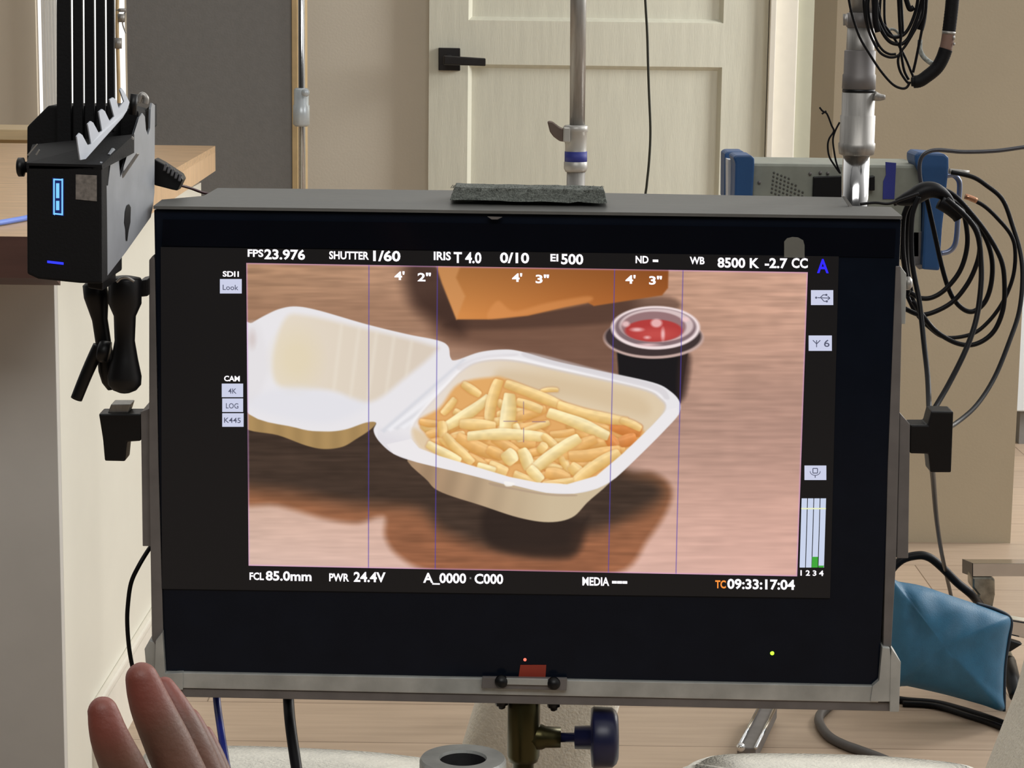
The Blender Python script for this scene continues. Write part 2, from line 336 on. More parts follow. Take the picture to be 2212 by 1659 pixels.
# ---------------- the picture on the screen, painted per vertex
NX, NY = 980, 540
Q = [(532, 568), (1745, 588), (1722, 1245), (537, 1222)]
us = np.linspace(0, 1, NX); vs = np.linspace(0, 1, NY); U, V = np.meshgrid(us, vs)
PX = (1-U)*(1-V)*Q[0][0]+U*(1-V)*Q[1][0]+U*V*Q[2][0]+(1-U)*V*Q[3][0]
PY = (1-U)*(1-V)*Q[0][1]+U*(1-V)*Q[1][1]+U*V*Q[2][1]+(1-U)*V*Q[3][1]
rng = np.random.default_rng(3)
def vnoise(X, Y, sx, sy, seed):
    r = np.random.default_rng(seed); g = r.random((256, 256))
    x = X/sx; y = Y/sy; xi = np.floor(x).astype(int); yi = np.floor(y).astype(int); fx = x-xi; fy = y-yi
    fx = fx*fx*(3-2*fx); fy = fy*fy*(3-2*fy)
    G = lambda a, b: g[b % 256, a % 256]
    return (G(xi, yi)*(1-fx)+G(xi+1, yi)*fx)*(1-fy)+(G(xi, yi+1)*(1-fx)+G(xi+1, yi+1)*fx)*fy
IMG = np.zeros((NY, NX, 3))
def put(mask, col):
    global IMG
    c = np.asarray(col, float)
    IMG = IMG*(1-mask[..., None]) + c*mask[..., None]
def cr2(pts, n=6):
    P = [np.array(p, float) for p in pts]; out = []; m = len(P)
    for i in range(m):
        a, b, c, d = P[(i-1) % m], P[i], P[(i+1) % m], P[(i+2) % m]
        for k in range(n):
            t = k/n; out.append(0.5*(2*b+(c-a)*t+(2*a-5*b+4*c-d)*t*t+(3*b-a-3*c+d)*t**3))
    return out
def sdf(pts):
    P = np.array(pts, float); d2 = np.full(PX.shape, 1e18); ins = np.zeros(PX.shape, bool)
    for i in range(len(P)):
        a = P[i]; b = P[(i+1) % len(P)]; e = b-a; wx = PX-a[0]; wy = PY-a[1]
        L2 = e@e
        if L2 < 1e-9: continue
        t = np.clip((wx*e[0]+wy*e[1])/L2, 0, 1); d2 = np.minimum(d2, (wx-e[0]*t)**2+(wy-e[1]*t)**2)
        c = ((a[1] > PY) != (b[1] > PY)); xx = (b[0]-a[0])*(PY-a[1])/((b[1]-a[1]) if b[1] != a[1] else 1e-9)+a[0]
        ins ^= (c & (PX < xx))
    s = np.sqrt(d2); return np.where(ins, -s, s)
def mask(pts, soft=1.2, sm=True, grow=0):
    s = sdf(cr2(pts) if sm else pts)-grow; t = np.clip(0.5-s/(2*soft), 0, 1); return t*t*(3-2*t)
def ell(cx, cy, rx, ry, soft=1.5):
    q = np.sqrt(((PX-cx)/rx)**2+((PY-cy)/ry)**2); s = (q-1)*min(rx, ry); return np.clip(0.5-s/(2*soft), 0, 1)
# table top
def mixc(a, b, t): return np.asarray(a)*(1-t[..., None])+np.asarray(b)*t[..., None]
tx = np.clip((PX-532)/1200, 0, 1); ty = np.clip((PY-570)/670, 0, 1)
base = mixc(mixc((176, 136, 106), (203, 160, 138), tx), mixc((222, 190, 176), (216, 172, 158), tx), ty**1.2)
base = base*(1-0.14*np.exp(-((ty-0.5)/0.22)**2)[..., None]*np.array([1, 1, 0.95]))
st = 0.5*vnoise(PX, PY, 90, 7, 1)+0.3*vnoise(PX, PY, 45, 3.5, 2)+0.2*vnoise(PX, PY, 25, 12, 5)-0.5
amp = (0.30*(1-0.65*ty))[..., None]
IMG = base*(1+st[..., None]*amp)
put(0.35*np.clip((1-tx)*1.4, 0, 1)*np.exp(-((PY-690)/75)**2), (120, 84, 62))
put(0.75*mask([(935, 640), (1350, 630), (1345, 770), (1330, 820), (1100, 770), (960, 740), (930, 690)], 28), (98, 68, 54))
put(0.85*mask([(880, 560), (945, 560), (985, 640), (1000, 720), (930, 690), (880, 640)], 26), (62, 44, 38))
put(0.5*mask([(985, 690), (1230, 662), (1430, 640), (1460, 670), (1300, 700), (1000, 712)], 8), (60, 42, 36))
# shadows under the box
sh = [(500, 900), (500, 1075), (600, 1092), (700, 1120), (770, 1130), (815, 1117), (832, 1122), (832, 1160), (860, 1200), (930, 1235), (1100, 1260), (1330, 1240), (1400, 1165), (1445, 1095), (1448, 1050), (1410, 1022), (1340, 1010), (1250, 900), (900, 880)]
put(0.96*mask(sh, 11), mixc((124, 88, 60), (150, 95, 66), np.clip(ty*1.4-0.4, 0, 1))*(1+st[..., None]*0.3))
um = [(480, 880), (480, 1030), (640, 1065), (760, 1088), (900, 1100), (960, 1150), (1080, 1190), (1220, 1195), (1250, 1150), (1300, 1145), (1420, 1085), (1420, 1040), (1340, 1012), (1250, 930), (900, 900)]
put(0.93*mask(um, 26), np.array((62, 50, 43))*(1+st[..., None]*0.35))
put(0.8*mask([(1060, 1090), (1240, 1120), (1270, 1120), (1230, 1205), (1060, 1180)], 14), (46, 36, 32))
# paper bag
bag = [(938, 560), (955, 612), (986, 690), (1055, 690), (1140, 682), (1225, 662), (1270, 654), (1283, 661), (1430, 638), (1443, 622), (1445, 560)]
bc = mixc((200, 132, 72), (160, 90, 42), np.clip((PX-960)/480, 0, 1)); bc = bc*(0.82+0.25*np.clip((PY-570)/110, 0, 1))[..., None]
put(mask(bag, 2.5, False), bc)
put(0.6*mask([(938, 560), (955, 612), (986, 690), (1005, 640), (985, 600), (1000, 560)], 4, False), (212, 152, 98))
put(0.5*mask([(1055, 688), (1075, 650), (1110, 672), (1180, 655), (1270, 640), (1265, 655), (1140, 680)], 5), (222, 150, 90))
# sauce cup
put(mask([(1332, 752), (1340, 860), (1400, 880), (1470, 870), (1488, 750)], 3, False), (28, 26, 28))
put(0.8*mask([(1470, 770), (1492, 772), (1482, 850), (1465, 860)], 9), (60, 44, 40))
put(ell(1412, 730, 108, 45, 1.5), (196, 168, 160)); put(ell(1411, 727, 104, 42), (64, 52, 52))
put(ell(1416, 708, 96, 47), (238, 220, 220)); put(ell(1416, 707, 88, 41), (130, 108, 112)); put(ell(1418, 703, 80, 36), (214, 192, 192))
put(ell(1412, 706, 70, 33), (150, 116, 118)); put(ell(1412, 714, 62, 24), (178, 62, 60)); put(0.5*ell(1418, 722, 40, 12, 8), (212, 96, 90))
for (x, y, rx, ry) in ((1418, 698, 12, 9), (1432, 722, 4, 12), (1376, 712, 12, 4), (1398, 729, 6, 3), (1352, 700, 8, 6), (1480, 690, 8, 5), (1400, 745, 20, 3)): put(0.8*ell(x, y, rx, ry, 2.5), (245, 205, 205))
# clamshell
lidu = [(530, 880), (640, 905), (720, 918), (790, 905), (812, 912), (800, 928), (770, 948), (740, 965), (700, 970), (660, 962), (600, 940), (530, 925)]
rib = 0.5+0.5*np.sin(PX/6.5); put(mask(lidu, 1.6), np.array((172, 140, 92))*(0.95+0.06*rib)[..., None])
side = [(895, 985), (925, 1040), (955, 1064), (1040, 1092), (1120, 1118), (1185, 1128), (1235, 1118), (1268, 1086), (1320, 1030), (1200, 1040)]
put(mask(side, 1.6), mixc((172, 142, 112), (212, 192, 160), np.clip((PX-930)/260, 0, 1))*(0.965+0.035*np.sin(PX/9.0+PY/30)*np.clip((1150-PX)/120, 0, 1))[..., None])
shell = [(525, 712), (545, 697), (575, 680), (605, 667), (640, 662), (690, 671), (790, 700), (880, 722), (945, 735), (968, 748), (973, 772), (985, 778), (1035, 761), (1085, 755), (1125, 759), (1200, 780), (1300, 802), (1410, 826), (1448, 845), (1468, 868), (1466, 895), (1430, 935), (1385, 980), (1330, 1032), (1290, 1055), (1240, 1066), (1180, 1064), (1110, 1048), (1098, 1048), (1000, 1022), (900, 998), (850, 980), (818, 952), (807, 930), (812, 913), (790, 913), (745, 928), (700, 932), (640, 924), (525, 880)]
MSH = mask(shell, 1.6, True); put(MSH, (232, 229, 232)); put(0.6*MSH*np.clip((PY-925-0.27*(PX-850))/26, 0, 1)*(PX > 815), (220, 216, 222))
# lid inside
lidin = [(616, 688), (665, 682), (780, 708), (930, 745), (938, 762), (880, 812), (800, 868), (720, 845), (660, 840), (600, 830), (590, 770)]
put(mask(lidin, 9), mixc((228, 216, 198), (218, 204, 188), np.clip((PX-600)/300, 0, 1)))
put(0.45*ell(640, 775, 45, 55, 25), (226, 210, 170))
put(0.5*mask([(535, 860), (640, 835), (760, 860), (790, 880), (700, 915), (560, 890)], 14), (222, 222, 230))
put(0.5*mask([(532, 715), (560, 705), (580, 790), (560, 850), (532, 858)], 10), (224, 220, 222))
put(0.6*ell(545, 733, 8, 18, 5), (206, 190, 186))
for i in range(5):
    x = 735+i*38; put(0.35*mask(lidin, 6)*mask([(x, 700+i*8), (x+6, 700+i*8), (x-12, 850), (x-18, 850)], 5), (238, 230, 216))
for k, c0 in ((0, (206, 208, 216)), (14, (244, 244, 248)), (28, (212, 212, 218)), (42, (243, 243, 247))):
    put(0.55*mask([(822+k, 930-k*0.2), (1000+k*1.5, 775+k*0.5), (1006+k*1.5, 777+k*0.5), (830+k, 935-k*0.2)], 4, False), c0)
# bottom tray inside
tray = [(905, 900), (960, 840), (1000, 800), (1040, 782), (1105, 780), (1200, 800), (1380, 840), (1425, 862), (1436, 885), (1405, 925), (1340, 985), (1285, 1032), (1220, 1048), (1150, 1040), (1060, 1020), (940, 988), (900, 965), (888, 935)]
put(mask([(p[0], p[1]-9) for p in tray], 6), (246, 243, 244)); put(0.9*mask([(p[0]+2, p[1]-3) for p in tray], 3), (206, 198, 198))
put(mask(tray, 5), mixc((232, 222, 214), (222, 202, 172), np.clip((PX-900)/300, 0, 1)))
put(0.7*mask([(1080, 800), (1200, 815), (1380, 855), (1390, 900), (1240, 860), (1090, 840)], 14), (212, 188, 154))
put(0.8*mask([(895, 925), (960, 960), (1080, 1010), (1060, 1020), (940, 985), (900, 960)], 8), (222, 196, 158))
# chips
pile = [(905, 910), (950, 880), (990, 830), (1060, 815), (1100, 820), (1220, 870), (1330, 900), (1385, 925), (1388, 945), (1345, 980), (1290, 1035), (1180, 1052), (1080, 1035), (960, 990), (930, 950)]
put(mask(pile, 6), (226, 170, 104))
FR = [(100, 480, 240, 500, 55, 2), (440, 180, 580, 270, 62, 1), (1060, 240, 1200, 230, 35, 1), (380, 300, 280, 420, 60, 1), (1620, 500, 1860, 560, 120, 3), (1690, 650, 1820, 610, 90, 3), (1600, 600, 1660, 680, 90, 3), (860, 450, 1100, 380, 75, 2), (920, 560, 1130, 490, 50, 1), (1140, 585, 1330, 560, 60, 2), (870, 320, 1070, 390, 70, 1),
      (780, 180, 1260, 370, 78, 1), (1200, 350, 1750, 480, 80, 1), (1700, 470, 1860, 540, 60, 1), (1120, 410, 1600, 600, 90, 0), (650, 290, 270, 540, 85, 0), (730, 150, 650, 470, 85, 1), (815, 260, 770, 590, 112, 0), (860, 500, 900, 640, 60, 0), (420, 500, 700, 520, 85, 1), (270, 480, 280, 600, 70, 1), (300, 590, 520, 810, 75, 1), (400, 600, 750, 760, 95, 2), (480, 600, 1100, 610, 85, 0), (1080, 590, 1190, 690, 62, 1), (160, 660, 420, 800, 72, 0), (640, 700, 760, 760, 80, 2), (780, 720, 850, 810, 112, 0), (910, 700, 970, 860, 92, 0), (1050, 670, 1100, 710, 85, 1),
      (1200, 680, 1290, 880, 62, 1), (1500, 620, 1250, 760, 90, 2), (1370, 610, 1010, 860, 92, 0), (1290, 760, 1690, 710, 98, 2), (1300, 830, 1400, 910, 90, 1), (1430, 820, 1480, 890, 95, 1), (1100, 890, 1290, 940, 90, 2), (650, 830, 790, 890, 100, 1), (560, 830, 700, 870, 60, 0), (850, 900, 1040, 970, 75, 1), (970, 850, 1070, 950, 85, 0), (1690, 730, 1330, 970, 90, 1), (1080, 985, 1320, 950, 62, 1), (1060, 1000, 1240, 1000, 50, 1)]
FR += [(520, 640, 620, 720, 60, 0), (1180, 450, 1330, 520, 60, 2), (700, 620, 660, 700, 60, 1), (1000, 480, 1150, 560, 55, 1), (930, 300, 900, 420, 60, 0), (330, 400, 420, 330, 55, 0), (200, 560, 240, 640, 60, 1)][:0]
FC = [(247, 228, 168), (242, 211, 142), (236, 190, 118), (226, 150, 84)]
rf = random.Random(5); under = []
for i in range(46):
    u_ = rf.uniform(180, 1620); lo = 330+max(0, u_-900)*0.30+max(0, 380-u_)*0.55; hi = 700+min(u_, 1150)*0.24-max(0, u_-1150)*0.55
    v_ = rf.uniform(lo, max(lo+20, hi)); an = rf.uniform(-0.7, 0.9); L_ = rf.uniform(90, 190)
    under.append((u_-L_*math.cos(an), v_-L_*math.sin(an)*0.6, u_+L_*math.cos(an), v_+L_*math.sin(an)*0.6, rf.uniform(58, 84), rf.choice((1, 2, 2))))
MP = mask(pile, 5)
for q_, (a, b_, c_, d_, wd, k) in enumerate(under+FR):
    s = 1/3.6867; p = np.array((880+a*s, 780+b_*s)); q = np.array((880+c_*s, 780+d_*s)); hw = wd*s/2*1.0
    e = q-p; L = np.hypot(*e); e = e/L; n_ = np.array((-e[1], e[0]))
    if n_[1] > 0: n_ = -n_
    bend = rf.uniform(-0.05, 0.05)*L
    t = (PX-p[0])*e[0]+(PY-p[1])*e[1]; tt = np.clip(t/L, 0, 1); h = (PX-p[0])*n_[0]+(PY-p[1])*n_[1]+bend*4*tt*(1-tt)
    wv = hw*(0.80+0.28*np.sin(PI*np.clip(tt*0.9+0.05, 0, 1))+0.05*np.sin(t/13+a)); dx = np.maximum(np.abs(t-L/2)-L/2+3, 0); r_ = np.maximum(np.abs(h)-wv+4, 0); sd = np.hypot(dx, r_)-4
    cm = MP if q_ < len(under) else 1.0
    put(np.clip(0.45-(sd-1.5)/7, 0, 1)*0.40*cm, (188, 118, 60))
    mk = np.clip(0.5-sd/2.4, 0, 1)*cm; shd = np.clip(h/hw*0.5+0.55, 0, 1)
    fc = np.array(FC[k], float)
    colr = mixc(fc*(0.88, 0.78, 0.62), np.minimum(fc*(1.02, 1.03, 1.12), 250), shd**0.8)
    colr = colr+(np.exp(-((h/hw-0.45)/0.22)**2)*10)[..., None]
    colr = colr*(1+0.07*(vnoise(PX, PY, 11, 7, int(abs(a)) % 50)-0.5)+0.05*(tt-0.5)*(1 if q_ % 2 else -1))[..., None]
    put(mk, np.clip(colr, 0, 253))
# front rim over the chips
rim = [(888, 948), (905, 968), (950, 985), (1060, 1018), (1100, 1030), (1160, 1042), (1225, 1046), (1288, 1028), (1345, 980), (1408, 920), (1440, 886), (1462, 880), (1466, 895), (1430, 935), (1385, 980), (1330, 1032), (1290, 1055), (1240, 1066), (1180, 1064), (1110, 1048), (1000, 1022), (900, 998), (850, 980), (835, 960)]
put(mask(rim, 1.6, False), (236, 232, 234)); put(0.6*mask([(1060, 1042), (1100, 1052), (1180, 1066), (1240, 1068), (1240, 1072), (1180, 1070), (1100, 1056), (1060, 1048)], 2), (170, 145, 125))
put(0.8*mask([(1090, 1040), (1112, 1044), (1104, 1050), (1092, 1050)], 2), (250, 246, 240)); put(0.5*mask([(1150, 762), (1300, 800), (1420, 832), (1446, 858), (1436, 862), (1410, 842), (1290, 812), (1140, 774)], 3), (204, 198, 202)); put(0.35*mask([(990, 790), (1040, 770), (1110, 764), (1112, 769), (1042, 777), (996, 800)], 3), (206, 200, 204))
# guide lines and centre mark
def seg(x0, y0, x1, y1, wd, col, al=1.0):
    e = np.array((x1-x0, y1-y0), float); L2 = e@e; t = np.clip(((PX-x0)*e[0]+(PY-y0)*e[1])/L2, 0, 1)
    dd = np.hypot(PX-x0-e[0]*t, PY-y0-e[1]*t); put(al*np.clip(0.5-(dd-wd)/1.4, 0, 1), col)
for xa, xb in ((797, 796), (945, 940), (1328, 1314), (1476, 1460)): seg(xa, 560, xb, 1250, 0.8, (82, 66, 170), 0.85)
for q in ((1131, 868, 1131, 895), (1131, 925, 1131, 955), (1088, 910, 1117, 910), (1150, 911, 1178, 911)): seg(*q, 0.7, (110, 84, 130), 0.8)
edge = np.minimum(np.minimum(U*1200, (1-U)*1200), np.minimum(V*655, (1-V)*655))
put(0.6*np.clip(1-edge/4.0, 0, 1), (205, 150, 215))
IMG = np.clip(IMG, 0, 255)/255
LINC = np.where(IMG <= 0.04045, IMG/12.92, ((IMG+0.055)/1.055)**2.4)
# vertices on the monitor plane
dpl = -0.0024; org = np.array(mon.location)
R0 = np.array(fw)[None, None]+((PX-1106)/F)[..., None]*np.array(rt)-((PY-829.5)/F)[..., None]*np.array(up)
mnv = np.array(mn); T = (np.array(mc)+mnv*dpl-np.array(CO))@mnv/(R0@mnv); VV = np.array(CO)+R0*T[..., None]-org
me = bpy.data.meshes.new('picture'); nv = NX*NY; nf = (NX-1)*(NY-1)
me.vertices.add(nv); me.vertices.foreach_set('co', VV.reshape(-1).astype(np.float32))
ii = (np.arange(NY-1)[:, None]*NX+np.arange(NX-1)[None]).ravel(); fc = np.stack([ii, ii+NX, ii+NX+1, ii+1], 1).ravel()
me.loops.add(nf*4); me.loops.foreach_set('vertex_index', fc.astype(np.int32)); me.polygons.add(nf); me.polygons.foreach_set('loop_start', (np.arange(nf)*4).astype(np.int32))
me.update(calc_edges=True)
ca = me.color_attributes.new('image', 'FLOAT_COLOR', 'POINT'); ca.data.foreach_set('color', np.concatenate([LINC, np.ones((NY, NX, 1))], 2).reshape(-1).astype(np.float32))
mp_ = bpy.data.materials.new('lit_screen_picture'); mp_.use_nodes = True; n = mp_.node_tree; b = n.nodes['Principled BSDF']; at = n.nodes.new('ShaderNodeAttribute'); at.attribute_name = 'image'
b.inputs['Base Color'].default_value = (0, 0, 0, 1); b.inputs['Roughness'].default_value = 0.3; b.inputs['Specular IOR Level'].default_value = 0.1; n.links.new(at.outputs['Color'], b.inputs['Emission Color']); b.inputs['Emission Strength'].default_value = 1.0
me.materials.append(mp_); pic = bpy.data.objects.new('picture', me); C.collection.objects.link(pic); pic.parent = screen; 
# ---------------- writing
bpy.context.view_layer.update()
def textmesh(bm, s, x, y, w_, h, d=-0.003, bold=0.03, dy=0.0165, sx=None):
    """s at left px x, baseline px y, width w_ px, cap height h px"""
    cu = bpy.data.curves.new('t', 'FONT'); cu.body = s; cu.offset = bold; cu.resolution_u = 3; o = bpy.data.objects.new('t', cu); C.collection.objects.link(o)
    bpy.context.view_layer.update(); m = o.to_mesh(); v = [tuple(q.co) for q in m.vertices]; fs = [tuple(p.vertices) for p in m.polygons]
    o.to_mesh_clear(); bpy.data.objects.remove(o)
    x0 = min(q[0] for q in v); x1 = max(q[0] for q in v); cap = 0.69 if any(ch.isalnum() for ch in s) else 0.69
    b2 = bmesh.new(); vv = []
    for q in v:
        a = (q[0]-x0)/(x1-x0)*w_; vv.append(b2.verts.new(M(x+a, y+a*dy-q[1]/cap*h, d)))
    for f in fs:
        try: b2.faces.new([vv[i] for i in f])
        except ValueError: pass
    merge(bm, b2)
m_txt = mat('lit_white_text', (255, 250, 255), emit=1.1)
for s, x, y, w_, h in (('FPS', 535, 554, 34, 15), ('23.976', 571, 559, 88, 20), ('SHUTTER', 711, 559, 86, 16), ('1/60', 806, 563, 59, 21), ('IRIS', 937, 561, 37, 17), ('T 4.0', 980, 567, 60, 22), ('0/10', 1080, 567, 63, 21), ('EI', 1189, 564, 17, 15), ('500', 1212, 570, 48, 21), ('ND', 1373, 568, 28, 15), ('-', 1410, 571, 12, 24), ('WB', 1490, 570, 32, 15), ('8500 K', 1550, 577, 90, 20), ('-2.7', 1652, 578, 49, 20), ('CC', 1710, 578, 35, 20),
                       ('4\'', 852, 604, 22, 17), ('2"', 902, 607, 29, 17), ('4\'', 1106, 608, 22, 17), ('3"', 1157, 611, 29, 17), ('4\'', 1351, 612, 22, 17), ('3"', 1402, 614, 28, 17),
                       ('FCL', 539, 1252, 31, 15), ('85.0mm', 574, 1253, 99, 19), ('PWR', 711, 1255, 43, 16), ('24.4V', 764, 1256, 69, 20), ('A_0000', 914, 1258, 93, 20), ('C000', 1025, 1260, 62, 20), ('MEDIA', 1258, 1264, 58, 17), ('---', 1322, 1266, 33, 26), ('09:33:17:04', 1571, 1271, 146, 20), ('1 2 3 4', 1729, 1243, 50, 11)):
    bm = B(); textmesh(bm, s, x, y, w_, h); obj('status_text', bm, m_txt, screen)
bm = B(); textmesh(bm, 'SDI1', 481, 597, 35, 11); obj('side_caption', bm, m_txt, screen)
bm = B(); textmesh(bm, 'CAM', 484, 823, 34, 11); obj('side_caption', bm, m_txt, screen)
bm = B(); textmesh(bm, 'TC', 1545, 1270, 23, 16); obj('timecode_caption', bm, mat('lit_orange_text', (255, 150, 60), emit=1), screen)
bm = B(); mprism(bm, rect(1014.5, 1247, 1018, 1251), -0.003, -0.0028); obj('separator_dot', bm, mat('dim_dot', (120, 120, 120), emit=1), screen)
bm = B(); textmesh(bm, 'A', 1765, 589, 25, 29, bold=0.02); obj('camera_letter', bm, mat('lit_blue_letter', (38, 30, 255), emit=1.3), screen)
m_btn = mat('lit_button', (208, 212, 236), emit=0.95); m_ink = mat('dark_button_ink', (92, 96, 120), emit=0.8)
for s, r_, tx_ in (('Look', (475, 603, 522, 634), (481, 626, 34, 11)), ('4K', (479, 829, 525, 858), (493, 850, 18, 11)), ('LOG', (480, 861, 525, 890), (488, 882, 27, 11)), ('K445', (480, 893, 526, 922), (484, 913, 36, 11)), ('usb', (1752, 627, 1800, 659), None), ('Y6', (1747, 725, 1797, 758), (1780, 749, 12, 15)), ('mic', (1738, 1006, 1785, 1037), None)):
    bm = B(); mprism(bm, rect(*r_), -0.0026, -0.0018, 0.0001); bt = obj('menu_button', bm, m_btn, screen)
    x0, y0, x1, y1 = r_; bm = B()
    def line(a, b_, w_=0.9):
        A = M(*a, -0.0032); Bb = M(*b_, -0.0032); e = (Bb-A).normalized(); n_ = e.cross(mn)*S(w_, YM); prism(bm, [A-n_, A+n_, Bb+n_, Bb-n_], mn*0.0003)
    if s == 'usb':
        line((1766, 643), (1793, 644)); line((1793, 644), (1788, 640)); line((1793, 644), (1788, 648)); line((1772, 643), (1778, 637)); line((1778, 637), (1786, 637)); line((1774, 644), (1780, 651)); line((1780, 651), (1786, 651))
        for cx, cy in ((1785, 637), (1786, 651), (1763, 643)): lathe(bm, M(cx, cy, -0.0032), M(cx, cy, -0.003), [(0, S(2.4, YM)), (1, S(2.4, YM))], 12)
    elif s == 'mic':
        for k in range(10):
            a0 = PI*k/10; a1 = PI*(k+1)/10; line((1761+11*math.cos(a0), 1018+9*math.sin(a0)), (1761+11*math.cos(a1), 1018+9*math.sin(a1)), 0.7)
        line((1756, 1012), (1756, 1022)); line((1766, 1012), (1766, 1022)); line((1756, 1012), (1766, 1012)); line((1756, 1022), (1766, 1022)); line((1761, 1027), (1761, 1032))
    else:
        textmesh(bm, s[-1] if s == 'Y6' else s, *tx_, d=-0.0032, bold=0.01)
        if s == 'Y6': line((1756, 735), (1764, 743)); line((1772, 735), (1764, 743)); line((1764, 735), (1764, 750))
    obj('symbol', bm, m_ink, bt) if False else obj('button_symbol', bm, m_ink, screen)
# audio meters
for k in range(4):
    x0 = 1732+k*13.6; x1 = x0+11.6; sl = -4.5
    bm = B(); mprism(bm, [(x0, 1077), (x1, 1077), (x1+sl, 1226), (x0+sl, 1226)], -0.0026, -0.0018); mt = obj('audio_meter', bm, mat('lit_meter', (206, 216, 240), emit=0.95), screen)
bm = B()
mprism(bm, rect(1731, 1097.5, 1784, 1100), -0.0030, -0.0026); obj('meter_mark', bm, mat('lit_yellow_mark', (235, 240, 190), emit=1), screen)
bm = B(); mprism(bm, [(1754.5, 1203), (1767, 1203), (1766.5, 1226), (1753.5, 1226)], -0.0030, -0.0026); mprism(bm, [(1768.5, 1222), (1780, 1222), (1779, 1226), (1768, 1226)], -0.0030, -0.0026)
obj('level_bar', bm, mat('lit_green', (60, 165, 55), emit=1), screen)
# lower bezel, leds, tape
for (x, y, r_, c_, nme) in ((1134, 1425, 3.6, (255, 110, 90), 'red_led'), (1668, 1411, 4.6, (190, 255, 60), 'green_led')):
    bm = B(); lathe(bm, M(x, y, -0.001), M(x, y, 0.0005), [(0, S(r_*0.6, YM)), (0.4, S(r_, YM)), (1, S(r_, YM))], 16); obj(nme, bm, mat('lit_'+nme, c_, emit=1.6), mon)
bm = B(); mprism(bm, [(1124, 1437), (1180, 1437), (1178, 1466), (1120, 1464)], -0.0012, 0); obj('red_tape', bm, mat('red_tape', (150, 52, 34), 0.6), mon)
# fuzzy loop strip on top
bm = B(); v0 = M(972, 434, 0.01); b2 = bmesh.new()
x0 = M(973, 428, 0.018).x; x1 = M(1312, 434, 0.018).x; ya = M(1140, 428, 0.018).y; zb = M(1140, 435, 0.018).z+0.0005
prism(b2, [(x0, ya, zb), (x1, ya, zb-0.0012), (x1-0.003, ya+0.004, zb+0.0095), (x0+0.004, ya+0.004, zb+0.0105)], (0, 0.045, 0), 0)
bmesh.ops.subdivide_edges(b2, edges=b2.edges[:], cuts=3, use_grid_fill=True)
for _ in range(2): bmesh.ops.subdivide_edges(b2, edges=[e for e in b2.edges if e.calc_length() > 0.004], cuts=1, use_grid_fill=True)
for v in b2.verts: v.co += Vector([noise.noise(v.co*600+Vector((k*9, 0, 0)))*0.0014 for k in range(3)])
merge(bm, b2)
for i in range(500):
    x = random.uniform(x0+0.002, x1-0.002); y = ya+random.uniform(0, 0.04); z = zb+0.0085; a = random.uniform(0, 2*PI); r_ = random.uniform(0.0012, 0.003)
    tube(bm, [(x, y, z), (x+r_*math.cos(a), y+r_*math.sin(a), z+random.uniform(0.0005, 0.0026)), (x+r_*1.6*math.cos(a), y, z+random.uniform(-0.0005, 0.001))], 0.00016, 4, 3)
obj('hook_and_loop_strip', bm, mat('dark_grey_fuzz', (104, 108, 102), 0.95, var=0.5, scale=700, bump=0.6, bscale=900), mon)['label'] = 'fuzzy dark grey strip'

# ---------------- yoke
bm = B()
mprism(bm, [(352, 1452), (1898, 1482), (1898, 1518), (352, 1486)], -0.004, 0.03, 0.001); yk = obj('yoke', bm, m_alu, mon)
yk['label'] = 'worn aluminium mounting yoke'
bm = B(); mprism(bm, [(350, 1486), (1930, 1517), (1930, 1537), (350, 1505)], -0.002, 0.03, 0.0008); obj('lower_flange', bm, m_dsteel, yk)
def mbar(name, pts, d0, d1, m_, bev=0.0006):
    bm = B(); mprism(bm, pts, d0, d1, bev); return obj(name, bm, m_, yk)
mbar('side_arm', [(322, 562), (330, 552), (334, 560), (342, 1000), (353, 1385), (335, 1392), (328, 1380), (322, 1000)], -0.001, 0.05, m_dsteel)
mbar('side_plate', [(304, 890), (324, 882), (328, 1180), (308, 1180)], 0.004, 0.05, m_dsteel)
mbar('corner_bracket', [(336, 1385), (351, 1365), (357, 1455), (395, 1453), (395, 1490), (350, 1498), (333, 1470)], -0.006, 0.03, m_alu)
mbar('corner_flange', [(312, 1402), (324, 1384), (336, 1388), (334, 1500), (318, 1470)], 0.0, 0.04, m_alu)
mbar('side_arm', [(1946, 575), (1948, 700), (1941, 1000), (1936, 1205), (1925, 1405), (1908, 1400), (1918, 1000), (1935, 575)], -0.001, 0.05, m_dsteel)
mbar('side_plate', [(1944, 892), (1966, 917), (1962, 1206), (1937, 1206)], 0.004, 0.05, m_dsteel)
mbar('side_plate', [(1944, 573), (1958, 592), (1956, 700), (1944, 700)], 0.004, 0.05, m_alu)
mbar('corner_bracket', [(1906, 1398), (1922, 1400), (1927, 1440), (1924, 1516), (1880, 1516), (1885, 1482), (1899, 1470)], -0.006, 0.03, m_alu)
mbar('corner_flange', [(1926, 1400), (1946, 1430), (1942, 1538), (1922, 1538), (1924, 1424)], -0.007, 0.03, m_alu)
bm = B(); lathe(bm, M(1957, 612, 0.02), M(1970, 612, 0.02), [(0, S(16, YM)), (0.6, S(16, YM)), (1, S(9, YM))], 6); obj('bolt', bm, m_steel, yk)
